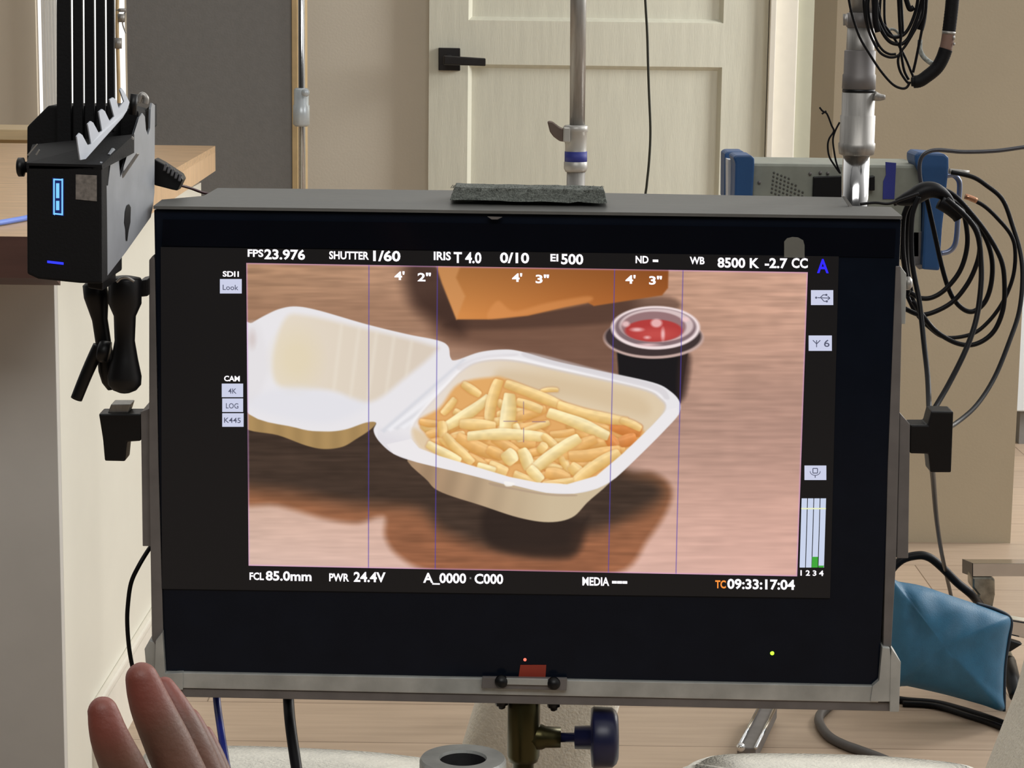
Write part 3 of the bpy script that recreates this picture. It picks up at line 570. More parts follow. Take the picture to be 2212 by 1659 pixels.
# mount plate and bolts
mbar('mount_plate', [(1042, 1463), (1225, 1466), (1224, 1492), (1040, 1487)], -0.0085, -0.004, m_dsteel)
mbar('mount_plate', [(1092, 1465), (1184, 1467), (1184, 1481), (1092, 1479)], -0.0105, -0.0085, m_alu)
for x, y in ((1083, 1472), (1196, 1476)):
    bm = B(); lathe(bm, M(x, y, -0.013), M(x, y, -0.008), [(0, S(12, YM)), (0.8, S(15, YM)), (1, S(15, YM))], 20); obj('bolt', bm, m_black, yk)
for x, y in ((1083, 1508), (1195, 1512)):
    bm = B(); lathe(bm, M(x, y, 0.01), M(x+1, y+24, 0.01), [(0, S(15, YM)), (0.6, S(15, YM)), (0.61, S(10, YM)), (0.9, S(8, YM)), (1, S(3, YM))], 6); obj('bolt', bm, m_black, yk)
bm = B(); pxlathe(bm, (1132, 1500), (1130, 1700), YM+0.02, [(1500, 34), (1506, 37), (1630, 37), (1642, 33), (1644, 24), (1700, 24)])
lathe(bm, D(1140, 1592, YM+0.02), D(1211, 1593, YM+0.02), [(0, S(34, YM)), (0.45, S(30, YM)), (0.55, S(26, YM)), (1, S(25, YM))], 8)
rc = obj('spigot_receiver', bm, m_bronze, yk); rc['label'] = 'olive zinc plated socket'
bm = B(); m_knob = mat('dark_blue_knob', (22, 26, 60), 0.35, var=0.2)
lathe(bm, D(1205, 1593, YM+0.02), D(1335, 1593, YM+0.02), [(0, S(11, YM)), (0.27, S(11, YM)), (0.28, S(26, YM)), (0.54, S(27, YM)), (0.56, S(66, YM)), (0.60, S(70, YM)), (0.9, S(68, YM)), (0.97, S(60, YM)), (1, S(50, YM))], 40)
obj('tightening_knob', bm, m_knob, yk)
# tee handles at the sides
bm = B(); mprism(bm, [(213, 894), (304, 894), (304, 953), (274, 955), (270, 997), (226, 996), (222, 950)], 0.005, 0.03, 0.0015); obj('tee_handle', bm, m_black, yk)
bm = B(); mprism(bm, [(240, 873), (283, 873), (277, 892), (232, 893)], 0.01, 0.03, 0.001); obj('washer_plate', bm, m_steel, yk)
bm = B(); mprism(bm, [(1967, 918), (2004, 918), (2012, 888), (2060, 889), (2055, 1021), (2010, 1021), (2006, 981), (1966, 980)], 0.005, 0.03, 0.0015); obj('tee_handle', bm, m_black, yk)

# ================================================================== round collar of a stand beside the pin
YR = 1.8
rg = thing('stand_collar', D(1000, 1700, YR), 'silver ring shaped stand collar with dark hole, below the monitor', 'stand')
c0 = D(1000, 1637, YR); bm = B(); h = 0.05
prof = [(0.4, 0.0, 52), (0.05, 0, 52), (0, 0, 54), (0, 0, 94), (0.05, 0, 98), (1, 0, 98)]
bot = c0-Vector((0, 0, h))
ri = [(p[0], S(p[2], YR)) for p in prof]
rings = []
for t, r_ in ri: rings.append([c0-Vector((0, 0, h*t))+Vector((math.cos(a)*r_, math.sin(a)*r_, 0)) for a in [2*PI*k/48 for k in range(48)]])
loft(bm, rings, False, False); obj('ring', bm, m_alu, rg)
bm = B(); loft(bm, [[c0+Vector((math.cos(a)*S(q, YR), math.sin(a)*S(q, YR), -z)) for a in [2*PI*k/48 for k in range(48)]] for q, z in ((53, 0.0025), (51.0, 0.0025), (51.0, h), (53, h))], False, True); obj('hole_shade_liner', bm, m_matte, rg)  # black liner added to paint the shade inside the hole
bm = B(); lathe(bm, c0-Vector((0, 0, 0.3)), c0-Vector((0, 0, h*0.4)), [(0, S(52, YR)), (1, S(52, YR))], 32); obj('tube', bm, m_black, rg)

# ================================================================== wireless receiver left
YW = 1.74
def cw(u, v): return (20+u/3.386, 150+v/3.386)
rx = thing('wireless_receiver', D(150, 612, YW), 'black wireless video receiver with lit blue display, clamped left of monitor', 'receiver')
bm = B(); pxprism(bm, [(57, 352), (220, 356), (221, 613), (172, 612), (82, 603), (58, 592)], YW, 0.09, 0.002)
hs = obj('housing', bm, m_matte, rx)
bm = B(); pxprism(bm, [(58, 274), (104, 228), (135, 228), (250, 228), (300, 240), (300, 380), (200, 400), (57, 400)], YW+0.125, 0.05, 0.002); obj('rear_housing', bm, m_matte, rx)
bm = B(); loft(bm, [[D(57, 352, YW), D(220, 356, YW), D(221, 366, YW), D(57, 364, YW)], [D(70, 312, YW+0.1), D(290, 290, YW+0.1), D(290, 330, YW+0.1), D(70, 330, YW+0.1)]])
for q in ([(57, 338), (77, 314), (80, 317), (60, 341)], [(74, 334), (84, 322), (87, 324), (78, 336)]): pass
obj('top_panel', bm, m_matte, rx)
bm = B(); pxprism(bm, [cw(130, 625), cw(200, 545), cw(206, 550), cw(138, 632)], YW+0.002, 0.002); pxprism(bm, [cw(190, 622), cw(215, 585), cw(222, 592), cw(202, 628)], YW+0.002, 0.002); obj('edge_strip', bm, m_steel, rx)
bm = B(); lathe(bm, D(38, 361, YW+0.03), D(60, 361, YW+0.03), [(0, S(17, YW)), (0.1, S(21, YW)), (0.6, S(21, YW)), (0.7, S(12, YW)), (1, S(12, YW))], 24); obj('knob', bm, m_black, rx)
bm = B(); yy = YW-0.0006
def ringpoly(bm, x0, y0, x1, y1, t, sk=1.5):
    for q in ([(x0, y0), (x1, y0+1), (x1, y0+1+t), (x0, y0+t)], [(x0, y1-t-2), (x1, y1-t), (x1, y1), (x0, y1-2)], [(x0, y0), (x0+t, y0), (x0+t, y1), (x0, y1-2)], [(x1-t, y0), (x1, y0), (x1, y1), (x1-t, y1)]):
        pxprism(bm, q, yy, 0.0006)
ringpoly(bm, 115, 386, 136, 465, 3.2); pxprism(bm, [(121, 396), (128, 396), (128, 428), (121, 428)], yy, 0.0006); pxprism(bm, [(121, 434), (128, 434), (128, 454), (121, 454)], yy, 0.0006)
obj('display', bm, mat('lit_display_blue', (120, 195, 255), emit=1.2), rx)
bm = B(); pxprism(bm, [(113, 384), (138, 386), (138, 467), (113, 464)], YW-0.0003, 0.0005); obj('display_glass', bm, mat('display_backlight', (6, 26, 90), emit=1.0), rx)
bm = B(); pxprism(bm, [(102, 563), (137, 567), (137, 572), (102, 568)], yy, 0.0008); obj('status_light', bm, mat('lit_blue_led', (40, 50, 255), emit=1.6), rx)
bm = B(); pxprism(bm, [cw(486, 768), cw(640, 775), cw(640, 965), cw(486, 950)], yy, 0.0008); obj('label_sticker', bm, mat('worn_grey_sticker', (112, 106, 100), 0.7, var=0.35, scale=260), rx)
bm = B(); textmesh_ok = True
# antennas
for k, (xa, xb, yb) in enumerate(((122, 152, 330), (156.5, 177.5, 330), (181.5, 202, 320), (206, 225.5, 300), (229.5, 246, 285))):
    bm = B(); sk = 4; Ya = YW+0.118-0.002*k
    pxprism(bm, [(xa, -60), (xb-sk*0.3, -60), (xb+1.5, yb), (xa+1.5 if k else xa, yb)], Ya, 0.006, 0.001); obj('antenna', bm, m_matte, rx)
# slotted bracket plate and comb
def yf_(x, y): return YW+0.002+(x-218)/115*0.17
plate = [(690, 1545), (683, 1560), (675, 690), (680, 675), (696, 700), (705, 800), (712, 850), (722, 850), (735, 740), (745, 650), (735, 620), (765, 575), (790, 600), (800, 640), (812, 790), (802, 880), (812, 890), (940, 740), (950, 600), (950, 350), (975, 320), (992, 345), (1000, 440), (1015, 480), (1030, 430), (1035, 290), (1045, 245), (1066, 262), (1062, 900), (1052, 1000), (1035, 1080), (850, 1340)]
bm = B(); b2 = bmesh.new(); a = [b2.verts.new(D(*cw(*p), yf_(*cw(*p)))) for p in plate]; b2.faces.new(a)
bmesh.ops.triangulate(b2, faces=b2.faces[:]); r_ = bmesh.ops.extrude_face_region(b2, geom=b2.faces[:]); bmesh.ops.translate(b2, verts=[v for v in r_['geom'] if isinstance(v, bmesh.types.BMVert)], vec=(-0.0018, 0.0012, 0))
bmesh.ops.recalc_face_normals(b2, faces=b2.faces); merge(bm, b2)
m_plate = mat('grey_bracket_steel', (150, 154, 160), 0.45, 0.2, var=0.08, scale=40)
bp = obj('bracket_plate', bm, m_plate, rx); bp['label'] = 'grey slotted metal plate'
comb = [(520, 662), (510, 600), (495, 490), (515, 465), (535, 480), (575, 555), (600, 545), (575, 400), (597, 378), (615, 390), (655, 465), (680, 450), (656, 310), (680, 290), (700, 305), (735, 380), (768, 345), (735, 220), (760, 205), (785, 225), (800, 285), (840, 235), (810, 150), (820, 135), (840, 160), (880, 240), (862, 300), (830, 352), (560, 655)]
bm = B(); prism(bm, [D(*cw(*p), YW-0.002+(p[0]-520)/360*0.09) for p in comb], (-0.0012, 0.0012, 0)); obj('bracket_comb', bm, mat('pale_grey_steel', (186, 192, 202), 0.5, 0.2, var=0.05), rx)
bm = B(); 
def y2(x, y): return YW+0.035+max(0, (x-160)/170)*0.135
prism(bm, [D(*cw(*p), y2(*cw(*p))+0.01) for p in ((545, 668), (835, 355), (950, 335), (1035, 260), (1040, 420), (955, 520), (950, 700), (800, 900), (690, 700))], (0, 0.03, 0))
obj('inner_post', B() if False else (lambda q: (lathe(q, D(*cw(915, 180), YW+0.1), D(*cw(900, 330), YW+0.1), [(0, 0.0032), (1, 0.0032)], 12), q)[1])(B()), m_black, rx)
obj('inner_block', bm, m_matte, rx)
bm = B(); tube(bm, [D(*cw(*p), YW+0.12) for p in ((945, 240), (970, 185), (1000, 210), (995, 250))], 0.0025); obj('hook', bm, m_steel, rx); bm = B(); prism(bm, [D(*cw(*p), YW+0.07) for p in ((930, 610), (945, 620), (825, 800), (805, 790))], (0, 0.006, 0), 0.0005); obj('latch', bm, m_steel, rx); bm = B(); prism(bm, [D(*cw(*p), YW+0.068) for p in ((895, 490), (908, 500), (905, 515), (893, 508))], (0, 0.003, 0)); obj('rivet', bm, m_steel, rx)
bm = B(); prism(bm, [D(*cw(*p), yf_(*cw(*p))-0.002) for p in ((875, 985), (888, 1010), (885, 1120), (872, 1180), (862, 1255), (855, 1250), (852, 1170), (843, 1120), (848, 1040), (860, 995))], (0, 0.001, 0)); obj('slot', bm, m_black, rx)
# plug with ribbed strain relief and red lead
pg = thing('power_plug', D(365, 378, 1.93), 'black ribbed plug with thin red lead behind receiver plate', 'plug')
bm = B(); pxprism(bm, [(333, 343), (352, 353), (390, 378), (395, 388), (383, 412), (372, 410), (333, 400)], 1.93, 0.02, 0.001)
obj('plug_body', bm, m_black, pg)
bm = B()
for k in range(5):
    x = 358+k*8; y = 357+k*5.6; tube(bm, [D(x-3, y+12, 1.925), D(x, y, 1.925), D(x+3, y-1, 1.925)], 0.0012, 8, 3)
obj('strain_relief', bm, mat('grey_rubber', (95, 95, 98), 0.6), pg)
bm = B(); tube(bm, [D(380, 398, 1.94), D(410, 406, 1.96), D(435, 415, 1.97), D(458, 420, 1.98)], S(3, 1.95)); obj('lead', bm, mat('dark_red_wire', (62, 30, 34), 0.5), pg)
# articulated arm
ar = thing('articulated_arm', D(268, 620, YM), 'black articulated clamp arm hanging between receiver and monitor yoke', 'mounting arm')
bm = B(); pxlathe(bm, (270, 590), (269, 860), YM-0.02, [(596, 14), (600, 34), (604, 36), (655, 36), (682, 24), (735, 22), (775, 29), (812, 37), (830, 36), (842, 26), (848, 12), (850, 2)])
obj('arm_segment', bm, m_black, ar)
bm = B(); pxlathe(bm, (202, 600), (240, 850), YM, [(606, 15), (614, 26), (640, 27), (660, 23), (690, 17), (750, 17), (800, 20), (825, 16), (842, 6)]); obj('arm_segment', bm, m_black, ar)
bm = B(); tube(bm, [D(215, 748, YM-0.01), D(204, 770, YM-0.01), D(186, 810, YM-0.01), D(165, 862, YM-0.01)], lambda t: S(15-2*t, YM), 16, 6)
lathe(bm, D(212, 757, YM-0.015), D(236, 762, YM-0.015), [(0, S(20, YM)), (0.2, S(24, YM)), (1, S(24, YM))], 24); obj('lock_lever', bm, m_black, ar)
bm = B(); pxprism(bm, [(300, 607), (319, 603), (319, 640), (300, 642)], YM-0.015, 0.03, 0.001); obj('clamp_block', bm, m_black, ar); bm = B(); pxprism(bm, [(186, 600), (222, 606), (222, 628), (190, 622)], YW+0.05, 0.06, 0.001); obj('clamp_block', bm, m_black, ar)
bm = B(); tube(bm, [D(252, 609, YM-0.045), D(262, 601, YM-0.045), D(276, 600, YM-0.045), D(290, 608, YM-0.045)], 0.0012); obj('chrome_ring', bm, m_steel, ar)

# ================================================================== cables under the monitor
bm = B(); tube(bm, [D(463, 1420, 1.97), D(468, 1508, 1.96), D(476, 1570, 1.93), D(487, 1640, 1.9), D(500, 1720, 1.88), D(520, 1850, 1.88)], S(8.5, 1.95)); tag(obj('network_cable', bm, m_bluecab), 'dark blue cable hanging below the left half of monitor', 'cable')
bm = B(); tube(bm, [D(621, 1420, 1.97), D(623, 1508, 1.96), D(628, 1570, 1.93), D(640, 1655, 1.9), D(650, 1720, 1.88), D(665, 1850, 1.88)], S(12.5, 1.95)); tag(obj('video_cable', bm, m_rub), 'thick black cable hanging straight below the monitor, right of blue cable', 'cable')
bm = B(); tube(bm, [D(335, 1170, 1.97), D(322, 1186, 1.96), D(300, 1222, 1.95), D(283, 1260, 1.95), D(276, 1310, 1.95), D(275, 1350, 1.95), D(279, 1400, 1.95), D(287, 1445, 1.95), D(300, 1500, 1.95), D(330, 1600, 1.95), D(350, 1700, 1.95)], S(5, 1.95)); tag(obj('power_cable', bm, m_rub), 'thin black cable bowing out from the left yoke arm', 'cable')

# ================================================================== stands
YC = 3.4
st_ = thing('light_stand', (D(1240, 900, YC).x, YC, 0), 'grey telescoping light stand with blue tape, in front of the door', 'light stand')
bm = B(); pxlathe(bm, (1252, -300), (1247, 280), YC, [(-300, 18), (280, 16.5)]); obj('upper_pole', bm, m_steel, st_)
p0 = D(1244.5, 360, YC); bm = B(); lathe(bm, Vector((p0.x, YC, 0.08)), p0, [(0, S(20, YC)), (1, S(20, YC))]); obj('lower_pole', bm, m_steel, st_)
m_col = mat('clear_grey_casting', (176, 174, 168), 0.4, 0.3)
bm = B(); pxlathe(bm, (1244, 268), (1243.5, 374), YC, [(270, 22), (272, 26), (284, 26), (286, 23.5), (310, 23.5), (312, 23), (348, 23.5), (350, 25.5), (364, 25.5), (371, 22)]); pxprism(bm, [(1217, 275), (1232, 275), (1232, 308), (1216, 307)], YC-0.02, 0.03, 0.002); cl = obj('collar', bm, m_col, st_)
bm = B(); pxlathe(bm, (1244, 325), (1243.8, 354), YC, [(327, 24.2), (352, 24.4)]); obj('tape_band', bm, mat('blue_tape', (42, 50, 132), 0.6), st_)
def Cx(u, v): return (1100+u/5.53, 200+v/5.53)
bm = B(); pxprism(bm, [Cx(*p) for p in ((455, 350), (480, 338), (515, 345), (600, 410), (650, 430), (650, 590), (600, 580), (530, 530), (485, 470))], YC-0.015, 0.012, 0.002); obj('wing_lever', bm, mat('brown_metal_lever', (112, 98, 90), 0.4, 0.5), st_)
bm = B()
for a in (0.5, 2.6, 4.4):
    tube(bm, [Vector((p0.x, YC, 0.25)), Vector((p0.x+0.16*math.cos(a), YC+0.16*math.sin(a), 0.12)), Vector((p0.x+0.34*math.cos(a), YC+0.34*math.sin(a), 0.012))], 0.010, 10, 4)
obj('tripod_leg', bm, m_steel, st_)
YS = 4.7
s2 = thing('chrome_stand', (D(655, 900, YS).x, YS, 0), 'thin chrome light stand with clear collar beside dark grey wall', 'light stand')
q0 = D(652, 230, YS); bm = B(); lathe(bm, Vector((q0.x, YS, 0.0)), Vector((q0.x, YS, 1.75)), [(0, S(7.5, YS)), (1, S(7.5, YS))], 20); obj('pole', bm, m_chrome, s2)
bm = B(); pxlathe(bm, (651, 188), (651, 275), YS, [(190, 12), (194, 16), (226, 16), (228, 18), (268, 18), (273, 13)]); lathe(bm, D(660, 200, YS-0.02), D(660, 200, YS-0.03), [(0, 0.009), (1, 0.007)], 12); obj('collar', bm, mat('pale_grey_casting', (206, 214, 218), 0.3, 0.2), s2)
bm = B()
for a in (1.0, 3.1, 5.2): tube(bm, [(q0.x, YS, 0.3), (q0.x+0.3*math.cos(a), YS+0.3*math.sin(a), 0.012)], 0.009, 10, 0)
obj('tripod_leg', bm, m_chrome, s2)
# wire twist clips near the window
YK = 4.9
bm = B(); tube(bm, [D(254, -40, YK), D(253, 60, YK), D(255, 130, YK), D(257, 230, YK), D(258, 420, YK), D(258, 520, YK)], S(4, YK)); 
pk = thing('thin_stand', (D(256, 400, YK).x, YK, 0), 'thin pale stand pole in front of window, left of dark grey wall', 'stand')
obj('pole', bm, m_brass, pk)
bm = B(); lathe(bm, D(250, 22, YK), D(272, 22, YK), [(0, S(4, YK)), (1, S(4, YK))], 12); tube(bm, [D(272, 24, YK), D(266, 36, YK), D(265, 52, YK), D(272, 72, YK)], S(1.6, YK)); lathe(bm, D(255, 82, YK), D(255, 105, YK), [(0, S(8, YK)), (1, S(8, YK))], 12); lathe(bm, D(262, 30, YK), D(262, 48, YK), [(0, S(9, YK)), (1, S(7, YK))], 12); obj('clip', bm, m_steel, pk)
# mast on the right
YT = 2.04
ms = thing('telescoping_mast', D(1846, 470, YT), 'thick steel telescoping mast rising behind the right top corner of monitor', 'mast')
def mastpiece(name, prof, m_, seg=32):
    bm = B(); pxlathe(bm, (1862, 0), (1846, 440), YT, prof, seg); return obj(name, bm, m_, ms)
mastpiece('upper_tube', [(-260, 25), (30, 26)], m_steel)
mastpiece('collar', [(27, 27), (28, 31), (56, 32), (59, 29)], m_dsteel)
mastpiece('tube', [(58, 29), (107, 30), (108, 30)], m_steel)
mastpiece('sleeve', [(107, 31), (109, 33.5), (158, 33.5), (160, 35.5), (190, 36), (192, 33)], m_dsteel)
mastpiece('seal_ring', [(191, 34), (192, 35), (197, 35), (198, 34)], m_black)
mastpiece('sleeve', [(197, 32), (199, 35.5), (247, 35), (248, 37.5), (306, 37.5), (308, 39.5), (318, 39.5), (332, 37), (335, 28)], m_steel)
bm = B(); pxlathe(bm, (1862, 0), (1846, 440), YT, [(333, 29), (600, 29)]); obj('base_tube', bm, m_chrome, ms)
bm = B(); tube(bm, [D(1888, 207, YT-0.01), D(1900, 210, YT-0.01), D(1912, 210, YT-0.01)], lambda t: S(11-6*t, YT), 10, 3); tube(bm, [D(1826, 30, YT-0.02), D(1826, 55, YT-0.02)], S(5, YT), 8, 0); obj('locking_screw', bm, m_steel, ms)
bm = B(); mprism(bm, [(1819, 424), (1826, 424), (1842, 446), (1835, 447)], 0.045, 0.05); obj('notch_edge', bm, m_steel, mon)
# twisted wire
bm = B(); c5 = lambda u, v: (1500+u/3.107, v/3.107)
tw = lambda pts: tube(bm, [D(*c5(*p), YT-0.02) for p in pts], S(2.0, YT), 8)
tw([(840, 720), (860, 745), (890, 765), (920, 840), (935, 880), (905, 930), (895, 980), (905, 1050), (940, 1110), (975, 1160)]); tw([(975, 820), (945, 880), (930, 940), (940, 1030), (955, 1100), (980, 1165)]); tw([(855, 765), (870, 755), (885, 745)])
tag(obj('tie_wire', bm, m_rub), 'thin black tie wire knotted left of the steel mast', 'wire')
# hanging cord in front of the door
bm = B(); tube(bm, [D(1391, -80, 3.2), D(1394, 0, 3.2), D(1398, 70, 3.2), D(1400, 140, 3.2), D(1402, 200, 3.2), D(1405, 285, 3.2), D(1402, 350, 3.2), D(1397, 400, 3.2), D(1392, 460, 3.2), D(1388, 700, 3.2), D(1370, 1200, 3.2), AZ(1270, 1585, 0.005)], S(2.7, 3.2), 8); tag(obj('hanging_cable', bm, mat('dark_olive_cord', (40, 40, 26), 0.6)), 'thin dark cord hanging straight down in front of the white door', 'cord')

# ================================================================== transmitter box behind
YX = 2.3
tx_ = thing('transmitter_box', D(1800, 585, YX), 'grey metal rack box with blue corner bumpers, behind mast and monitor', 'transmitter')
bm = B(); pxprism(bm, [(1622, 352), (1992, 357), (1990, 560), (1622, 560)], YX, 0.10, 0.003)
m_gbox = mat('sage_grey_enamel', (140, 143, 132), 0.55, 0.2, var=0.1, scale=60); obj('case', bm, m_gbox, tx_)
bm = B()
rows = [(0, 5), (1, 7), (2, 9), (3, 10), (4, 11), (5, 11)]
for r_, nn in rows:
    for k in range(nn):
        x = 1672+r_*-2+k*8.0-(r_*1)+(r_*2); y = 373+r_*8.5+k*3.2
        if y < 430: lathe(bm, D(x, y, YX-0.0006), D(x, y, YX+0.001), [(0, S(2.6, YX)), (1, S(2.6, YX))], 8)
obj('vent_holes', bm, mat('vent_dark', (82, 82, 76), 0.7), tx_)
bm = B(); pxprism(bm, [(1757, 382), (1818, 380), (1818, 440), (1755, 440)], YX-0.004, 0.006, 0.001); obj('socket_block', bm, m_black, tx_); bm = B(); pxprism(bm, [(1876, 382), (1890, 380), (1890, 412), (1878, 412)], YX-0.01, 0.012, 0.001); obj('socket_block', bm, m_black, tx_)
bm = B(); pxprism(bm, [(1913, 350), (1936, 352), (1932, 430), (1907, 430), (1908, 392), (1914, 378)], YX-0.001, 0.002); obj('blue_tape', bm, mat('blue_tape', (42, 50, 132), 0.6), tx_)
bm = B(); 
for k, (x, y) in enumerate(((1750, 375), (1772, 373), (1788, 374), (1640, 394))): lathe(bm, D(x, y, YX-0.002), D(x, y, YX+0.001), [(0, S(3.5, YX)), (1, S(3.5, YX))], 10)
obj('screw', bm, m_dsteel, tx_)
m_blue = mat('blue_rubber_bumper', (34, 76, 124), 0.5, var=0.08)
def bumper(pts, Y0, dy): bm = B(); pxprism(bm, pts, Y0, dy, 0.0025); return obj('corner_bumper', bm, m_blue, tx_)
bumper([(1565, 332), (1572, 327), (1606, 327), (1612, 333), (1612, 342), (1578, 344), (1574, 430), (1564, 430)], YX+0.06, 0.045)
bumper([(1583, 340), (1590, 335), (1622, 335), (1630, 342), (1630, 356), (1625, 440), (1586, 440), (1588, 352)], YX-0.012, 0.05)
bm = B(); pxprism(bm, [(1573, 345), (1588, 347), (1585, 440), (1573, 440)], YX+0.03, 0.05); obj('end_panel', bm, mat('pale_end_panel', (205, 206, 208), 0.5), tx_)
bumper([(1976, 335), (1984, 328), (2040, 332), (2050, 340), (2050, 362), (2042, 440), (2036, 490), (2030, 585), (1992, 582), (1998, 430), (1990, 380), (1976, 350)], YX-0.012, 0.05)
bumper([(1974, 330), (1990, 327), (2030, 331), (2030, 340), (1976, 345)], YX+0.06, 0.04)
bm = B(); mh = mat('blue_grey_tube', (120, 128, 150), 0.3, 0.6); tube(bm, [D(*p, YX) for p in ((2042, 380), (2058, 378), (2070, 388), (2073, 405), (2070, 450), (2067, 505), (2062, 530), (2050, 543), (2034, 547))], S(6, YX)); obj('carry_handle', bm, mh, tx_)
bm = B(); pxprism(bm, [(1960, 500), (2000, 500), (1992, 572), (1968, 572), (1962, 548)], YX, 0.03, 0.001); obj('lower_bracket', bm, m_dsteel, tx_); bm = B(); pxprism(bm, [(1978, 574), (1995, 572), (1996, 580), (1986, 582)], YX-0.01, 0.01); obj('lower_bracket', bm, m_dsteel, tx_)
# ================================================================== cables on the right
def cable(name, pts, Y, wpx, label, m_=m_rub, dy=None, seg=10):
    bm = B(); P = [D(x, y, Y+(dy(i/(len(pts)-1)) if dy else 0)) for i, (x, y) in enumerate(pts)]; tube(bm, P, S(wpx/2, Y), seg, 8)
    return tag(obj(name, bm, m_), label, 'cable')
YQ = 2.12
cable('black_cable', [(2055, 372), (2100, 382), (2130, 400), (2166, 432), (2188, 490), (2204, 545), (2209, 599), (2202, 671), (2181, 736), (2148, 816), (2108, 877), (2061, 917), (2040, 925)], YQ+0.05, 10, 'outermost black cable, sweeping widest down to the right tee handle', dy=lambda t: -0.22*t**3)
cable('black_cable', [(2085, 425), (2123, 443), (2155, 472), (2184, 508), (2193, 545), (2188, 599), (2166, 653), (2134, 696), (2098, 722), (2043, 729), (2007, 707), (1978, 675), (1960, 640)], YQ+0.03, 9, 'black cable loop leaving a copper coloured connector right of blue bumper')
cl_ = thing('cable_coil', D(2020, 410, YQ), 'coil of black cables hanging beside the right edge of the monitor', 'cable coil')
loops = [[(2025, 404), (2061, 422), (2098, 461), (2134, 508), (2163, 563), (2170, 617), (2166, 671), (2145, 718), (2108, 743), (2069, 742), (2025, 718), (1996, 686), (1972, 650)],
         [(2040, 425), (2076, 450), (2089, 501), (2087, 545), (2072, 588), (2043, 624), (2015, 642), (1989, 644), (1966, 632)],
         [(2030, 412), (2080, 450), (2112, 500), (2116, 540), (2108, 575), (2090, 613), (2061, 649), (2025, 671), (1989, 680), (1955, 667)],
         [(2000, 420), (2018, 501), (2036, 581), (2054, 635), (2076, 664), (2101, 673), (2127, 653), (2141, 613), (2143, 563), (2130, 516), (2098, 465), (2040, 415)]]
for i, l in enumerate(loops):
    bm = B(); tube(bm, [D(x, y, YQ+0.006*i) for x, y in l], S(5.5, YQ), 10); obj('cable_loop', bm, m_rub, cl_)
bm = B(); tube(bm, [D(x, y, YQ-0.01) for x, y in ((1935, 436), (1952, 432), (1975, 424), (1998, 412), (2022, 412), (2048, 428), (2064, 450))], lambda t: S(6+14*math.sin(PI*min(1, t*1.1)), YQ), 14); tube(bm, [D(x, y, YQ-0.012) for x, y in ((2030, 436), (2050, 448), (2068, 462), (2074, 470))], S(16, YQ), 12)
obj('wrap', bm, m_rub, cl_)
for i, l in enumerate([[(1930, 440), (1965, 430), (1952, 470), (1950, 540), (1958, 600), (1962, 640)], [(1975, 430), (1960, 480), (1958, 560), (1968, 630), (1978, 670)], [(1968, 434), (1950, 500), (1945, 560)]]):
    bm = B(); tube(bm, [D(x, y, YQ+0.03+0.008*i) for x, y in l], S(6, YQ), 10); obj('cable_loop', bm, m_rub, cl_)
cable('drop_cable', [(1985, 425), (1970, 470), (1970, 563), (1986, 653), (1996, 743), (2004, 816), (2007, 884), (2009, 910)], YQ-0.02, 12, 'black cable dropping nearly straight from coil to right tee handle', dy=lambda t: -0.16*t**3)
cable('drop_cable', [(2045, 430), (2090, 472), (2112, 508), (2119, 563), (2119, 617), (2109, 689), (2087, 754), (2051, 827), (2018, 884), (2000, 917), (1990, 930)], YQ-0.03, 12, 'black cable slanting from coil down left to the right tee handle', dy=lambda t: -0.15*t**3)
cable('grey_lead', [(2290, 308), (2212, 318), (2150, 326), (2080, 328), (2025, 324), (1998, 332), (1987, 352), (1988, 385), (1994, 410)], YX-0.05, 9, 'shiny grey black cable leaving the picture at right above coil', mat('glossy_grey_cable', (60, 60, 66), 0.2))
cable('thin_lead', [(1858, 441), (1890, 438), (1920, 440), (1950, 430), (1985, 418)], 2.0, 6, 'thin black lead lying on monitor top at the mast foot')
cn = thing('cable_connector', D(2075, 375, YQ), 'silver connector plugged into the box right of the blue bumper', 'connector')
bm = B(); tube(bm, [D(2050, 370, YX-0.02), D(2062, 371, YX-0.02), D(2093, 374, YX-0.02)], S(6, YX), 12, 2); obj('barrel', bm, m_steel, cn)
bm = B(); tube(bm, [D(2085, 424, YQ+0.03), D(2100, 429, YQ+0.03), D(2110, 434, YQ+0.03)], S(6.5, YQ), 12, 2); tag(obj('copper_connector', bm, mat('copper', (190, 140, 110), 0.3, 0.8)), 'small copper coloured connector on the inner right cable', 'connector')
cable('down_cable', [(2010, 1000), (2015, 1024), (2023, 1119), (2035, 1199), (2054, 1285), (2064, 1335)], 1.98, 15, 'black cable running down from right tee handle, behind sandbag', dy=lambda t: 1.68*min(1, t*1.3))
bm = B(); tube(bm, [AZ(1800, 1470, 0.01), AZ(1850, 1440, 0.012)]+[D(x, y, 3.45) for x, y in ((1890, 1330), (1915, 1250), (1944, 1212), (1980, 1200), (2007, 1204), (2035, 1226), (2067, 1258), (2098, 1284))]+[D(2118, 1308, 3.49)], S(9.5, 3.45), 12); tag(obj('arched_cable', bm, m_rub), 'thick black cable arching from the yoke towards the chrome bar', 'cable')

